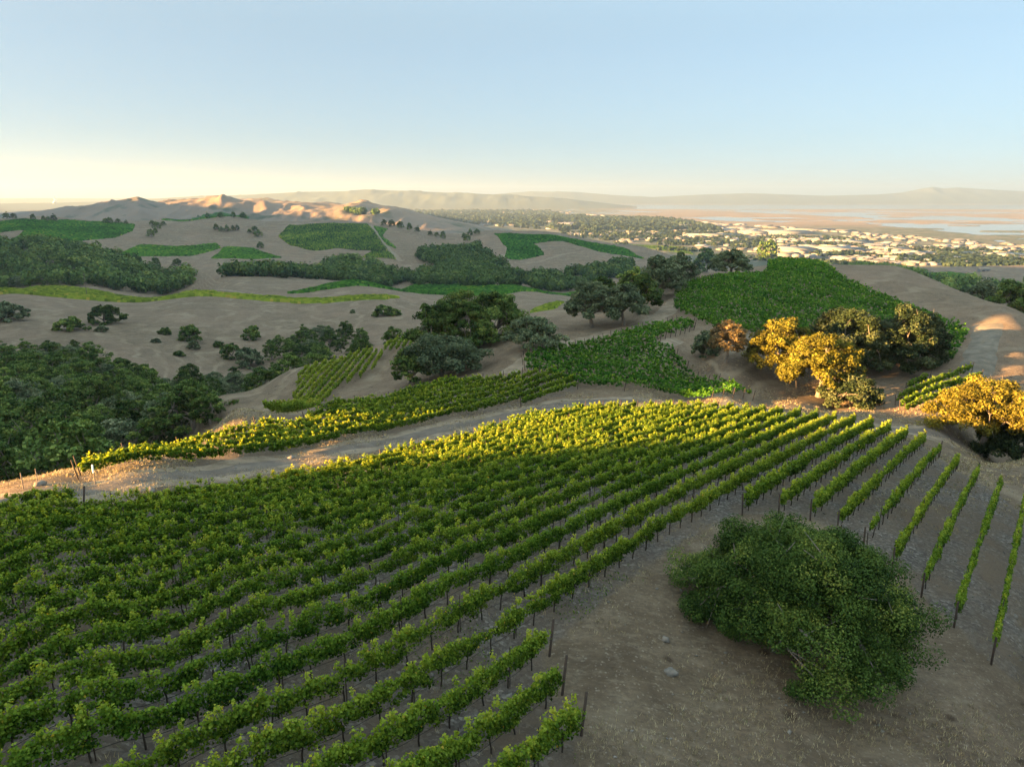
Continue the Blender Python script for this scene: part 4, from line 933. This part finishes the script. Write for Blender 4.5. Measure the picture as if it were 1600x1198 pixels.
def ground_litter():
    g = np.random.default_rng(31)
    # dry grass tufts on the bare foreground, the vine alleys and the road verges
    x = g.uniform(-45, 62, 420000); y = g.uniform(14, 118, 420000); u, v, d = proj(np.column_stack([x, y, np.full(len(x), -22.)]))
    dens = sstep(.42, .62, fbm(x / 5, y / 5, 3, 95)) * np.where(in_poly(x, y, POLY['F']), .22, 1) * np.clip(1.15 - d / 120, .2, 1)
    k = (g.random(len(x)) < dens * .55) & (u > -120) & (u < 1720); x, y, d = x[k], y[k], d[k]; n = len(x); z = Zf(x, y)
    B = 4; hb = g.uniform(.07, .2, (n, B)); a = g.uniform(0, 6.28, (n, B)); w = np.maximum(.012, d * .00045)[:, None] * np.ones((1, B))
    base = np.stack([x, y, z - .02], 1)[:, None] + g.normal(size=(n, B, 3)) * [.07, .07, 0]
    side = np.stack([-np.sin(a), np.cos(a), 0 * a], -1) * w[..., None]; tip = base + np.stack([np.cos(a) * hb * .6, np.sin(a) * hb * .6, hb], -1)
    V = np.stack([base - side, base + side, tip], 2).reshape(-1, 3)
    m = foliage('dry_grass_blades', [(0, (.10, .075, .045)), (.5, (.33, .26, .16)), (.94, (.50, .42, .28)), (1, (.10, .15, .04))], .2, 0)
    tag(link('dry_grass', mesh_np('dry_grass', V, np.arange(len(V)).reshape(-1, 3), m, np.repeat(g.random(n), B))), 'dry straw-coloured grass tufts on the bare ground', 'grass', kind='stuff')
    # low green weeds between the nearest vine rows
    x = g.uniform(-20, 6, 30000); y = g.uniform(15, 40, 30000); k = in_poly(x, y, POLY['F']) & (fbm(x / 3, y / 3, 3, 97) > .62) & (g.random(30000) < .6); x, y = x[k], y[k]
    C = np.column_stack([x, y, Zf(x, y) + g.uniform(.01, .09, len(x))]); V, F = leaves(C, g.normal(size=C.shape) * .5 + [0, 0, 1], .09, g)
    tag(link('weeds', mesh_np('weeds', V, F, M['vine'], g.uniform(.1, .6, len(F)))), 'low green weeds between the nearest vine rows', 'weeds', kind='stuff')
    # stones
    x = g.uniform(-35, 50, 16000); y = g.uniform(14, 90, 16000); k = g.random(16000) < np.where(in_poly(x, y, POLY['F']), .8, .35); x, y = x[k], y[k]; n = len(x)
    r = .022 * g.lognormal(0, .55, n) * (1 + y / 60); O = np.array([(1,0,0),(0,1,0),(-1,0,0),(0,-1,0),(0,0,.7),(0,0,-.7)], float)
    V = (np.column_stack([x, y, Zf(x, y) + r * .2])[:, None] + (O[None] + g.normal(size=(n, 6, 3)) * .25) * r[:, None, None]).reshape(-1, 3)
    F = np.array([(0,1,4),(1,2,4),(2,3,4),(3,0,4),(1,0,5),(2,1,5),(3,2,5),(0,3,5)])
    tag(link('pebbles', mesh_np('pebbles', V, (F[None] + 6 * np.arange(n)[:, None, None]).reshape(-1, 3), M['rock'])), 'small stones scattered over the soil', 'pebbles', kind='stuff')
ground_litter()
def steam():
    x, y = plane_pt(84, 325); p = np.array([x, y, PLAIN + 2.]); g = np.random.default_rng(2); mb = MB()
    for k in range(5):
        q = np.array([[0, 0, 0], [8, 0, 40], [22, 4, 85], [30, 6, 130], [44, 8, 165]]) * (1 - .12 * k) + g.normal(size=(5, 3)) * [12, 8, 6]
        mb.tube(q, np.array([8, 15, 20, 16, 3]) * g.uniform(.7, 1.1), 8)
    tag(link('steam_plume', mb.mesh('steam_plume', M['plastic']), None, p), 'small white steam plume rising far away at the left horizon', 'steam')
steam()
def fence(pix, label, sp=3.0, h=1.3):
    p = smooth_line(GP(pix), sp); z = Zf(p[:, 0], p[:, 1]); org = np.array([*p[0], z[0]])
    root = thing('wire_fence', org, label, 'fence')
    for q, zz in zip(p, z): link('post', FPOST, root, (q[0] - org[0], q[1] - org[1], zz - org[2]))
    for k in (.45, .8, 1.15): link('wire', MB().tube(np.column_stack([p, z + k]) - org, .008, 4, False).mesh('fence_wire', M['stake']), root)
FPOST = MB().tube([(0,0,-.2),(0,0,1.2)], .032, 6).mesh('fence_post', M['wood'])
fence([(-30,778),(10,770),(40,764),(75,752)], 'low wire fence with pale posts at the left edge', 1.6)
fence([(430,670),(500,655),(560,635)], 'wire fence beside the yellow spur vineyard', 3)
# utility pole on the ridge
p = G(136, 462, 350.); root = thing('utility_pole', p, 'thin brown utility pole standing on the vineyard ridge', 'pole')
link('post', MB().tube([(0,0,-1),(0,0,17)], [.22,.16], 8).mesh('pole_post', M['wood']), root); link('crossarm', MB().tube([(-1.2,0,15.6),(1.2,0,15.6)], .09, 6).mesh('pole_arm', M['wood']), root)
# marker at the row end
p = G(149, 757); root = thing('marker_post', p, 'white marker post at the left end of the sunlit vine strip', 'post')
link('stake', MB().tube([(0,0,-.2),(0,0,1.2)], .03, 6).mesh('marker_stake', M['wood']), root); link('cap', MB().tube([(0,0,.9),(0,0,1.5)], .06, 8).mesh('marker_cap', M['plastic']), root)
# farmhouse on the right slope
p = G(1537, 424, 500.); root = thing('farmhouse', p, 'white farmhouse on the shaded slope at right', 'house')
b, r, d = warehouse_mesh(14, 9, 4, M['rooft']); link('wall', b, root); link('roof', r, root); link('door', d, root)

# ------------------------------------------------------------------ haze
def build_haze():
    m, nt, out = new_mat('haze_air'); v = nd(nt, 'ShaderNodeVolumePrincipled')
    v.inputs['Color'].default_value = (.70, .88, 1.0, 1); v.inputs['Density'].default_value = 7.5e-5; v.inputs['Anisotropy'].default_value = .6
    nt.links.new(v.outputs[0], out.inputs['Volume'])
    mb = MB(); mb.box((-40000, -1500, PLAIN - 8), (40000, 27500, 330))
    tag(link('haze', mb.mesh('haze', m, False)), 'thin evening haze lying over the plain and hills', 'haze', kind='stuff')
build_haze()
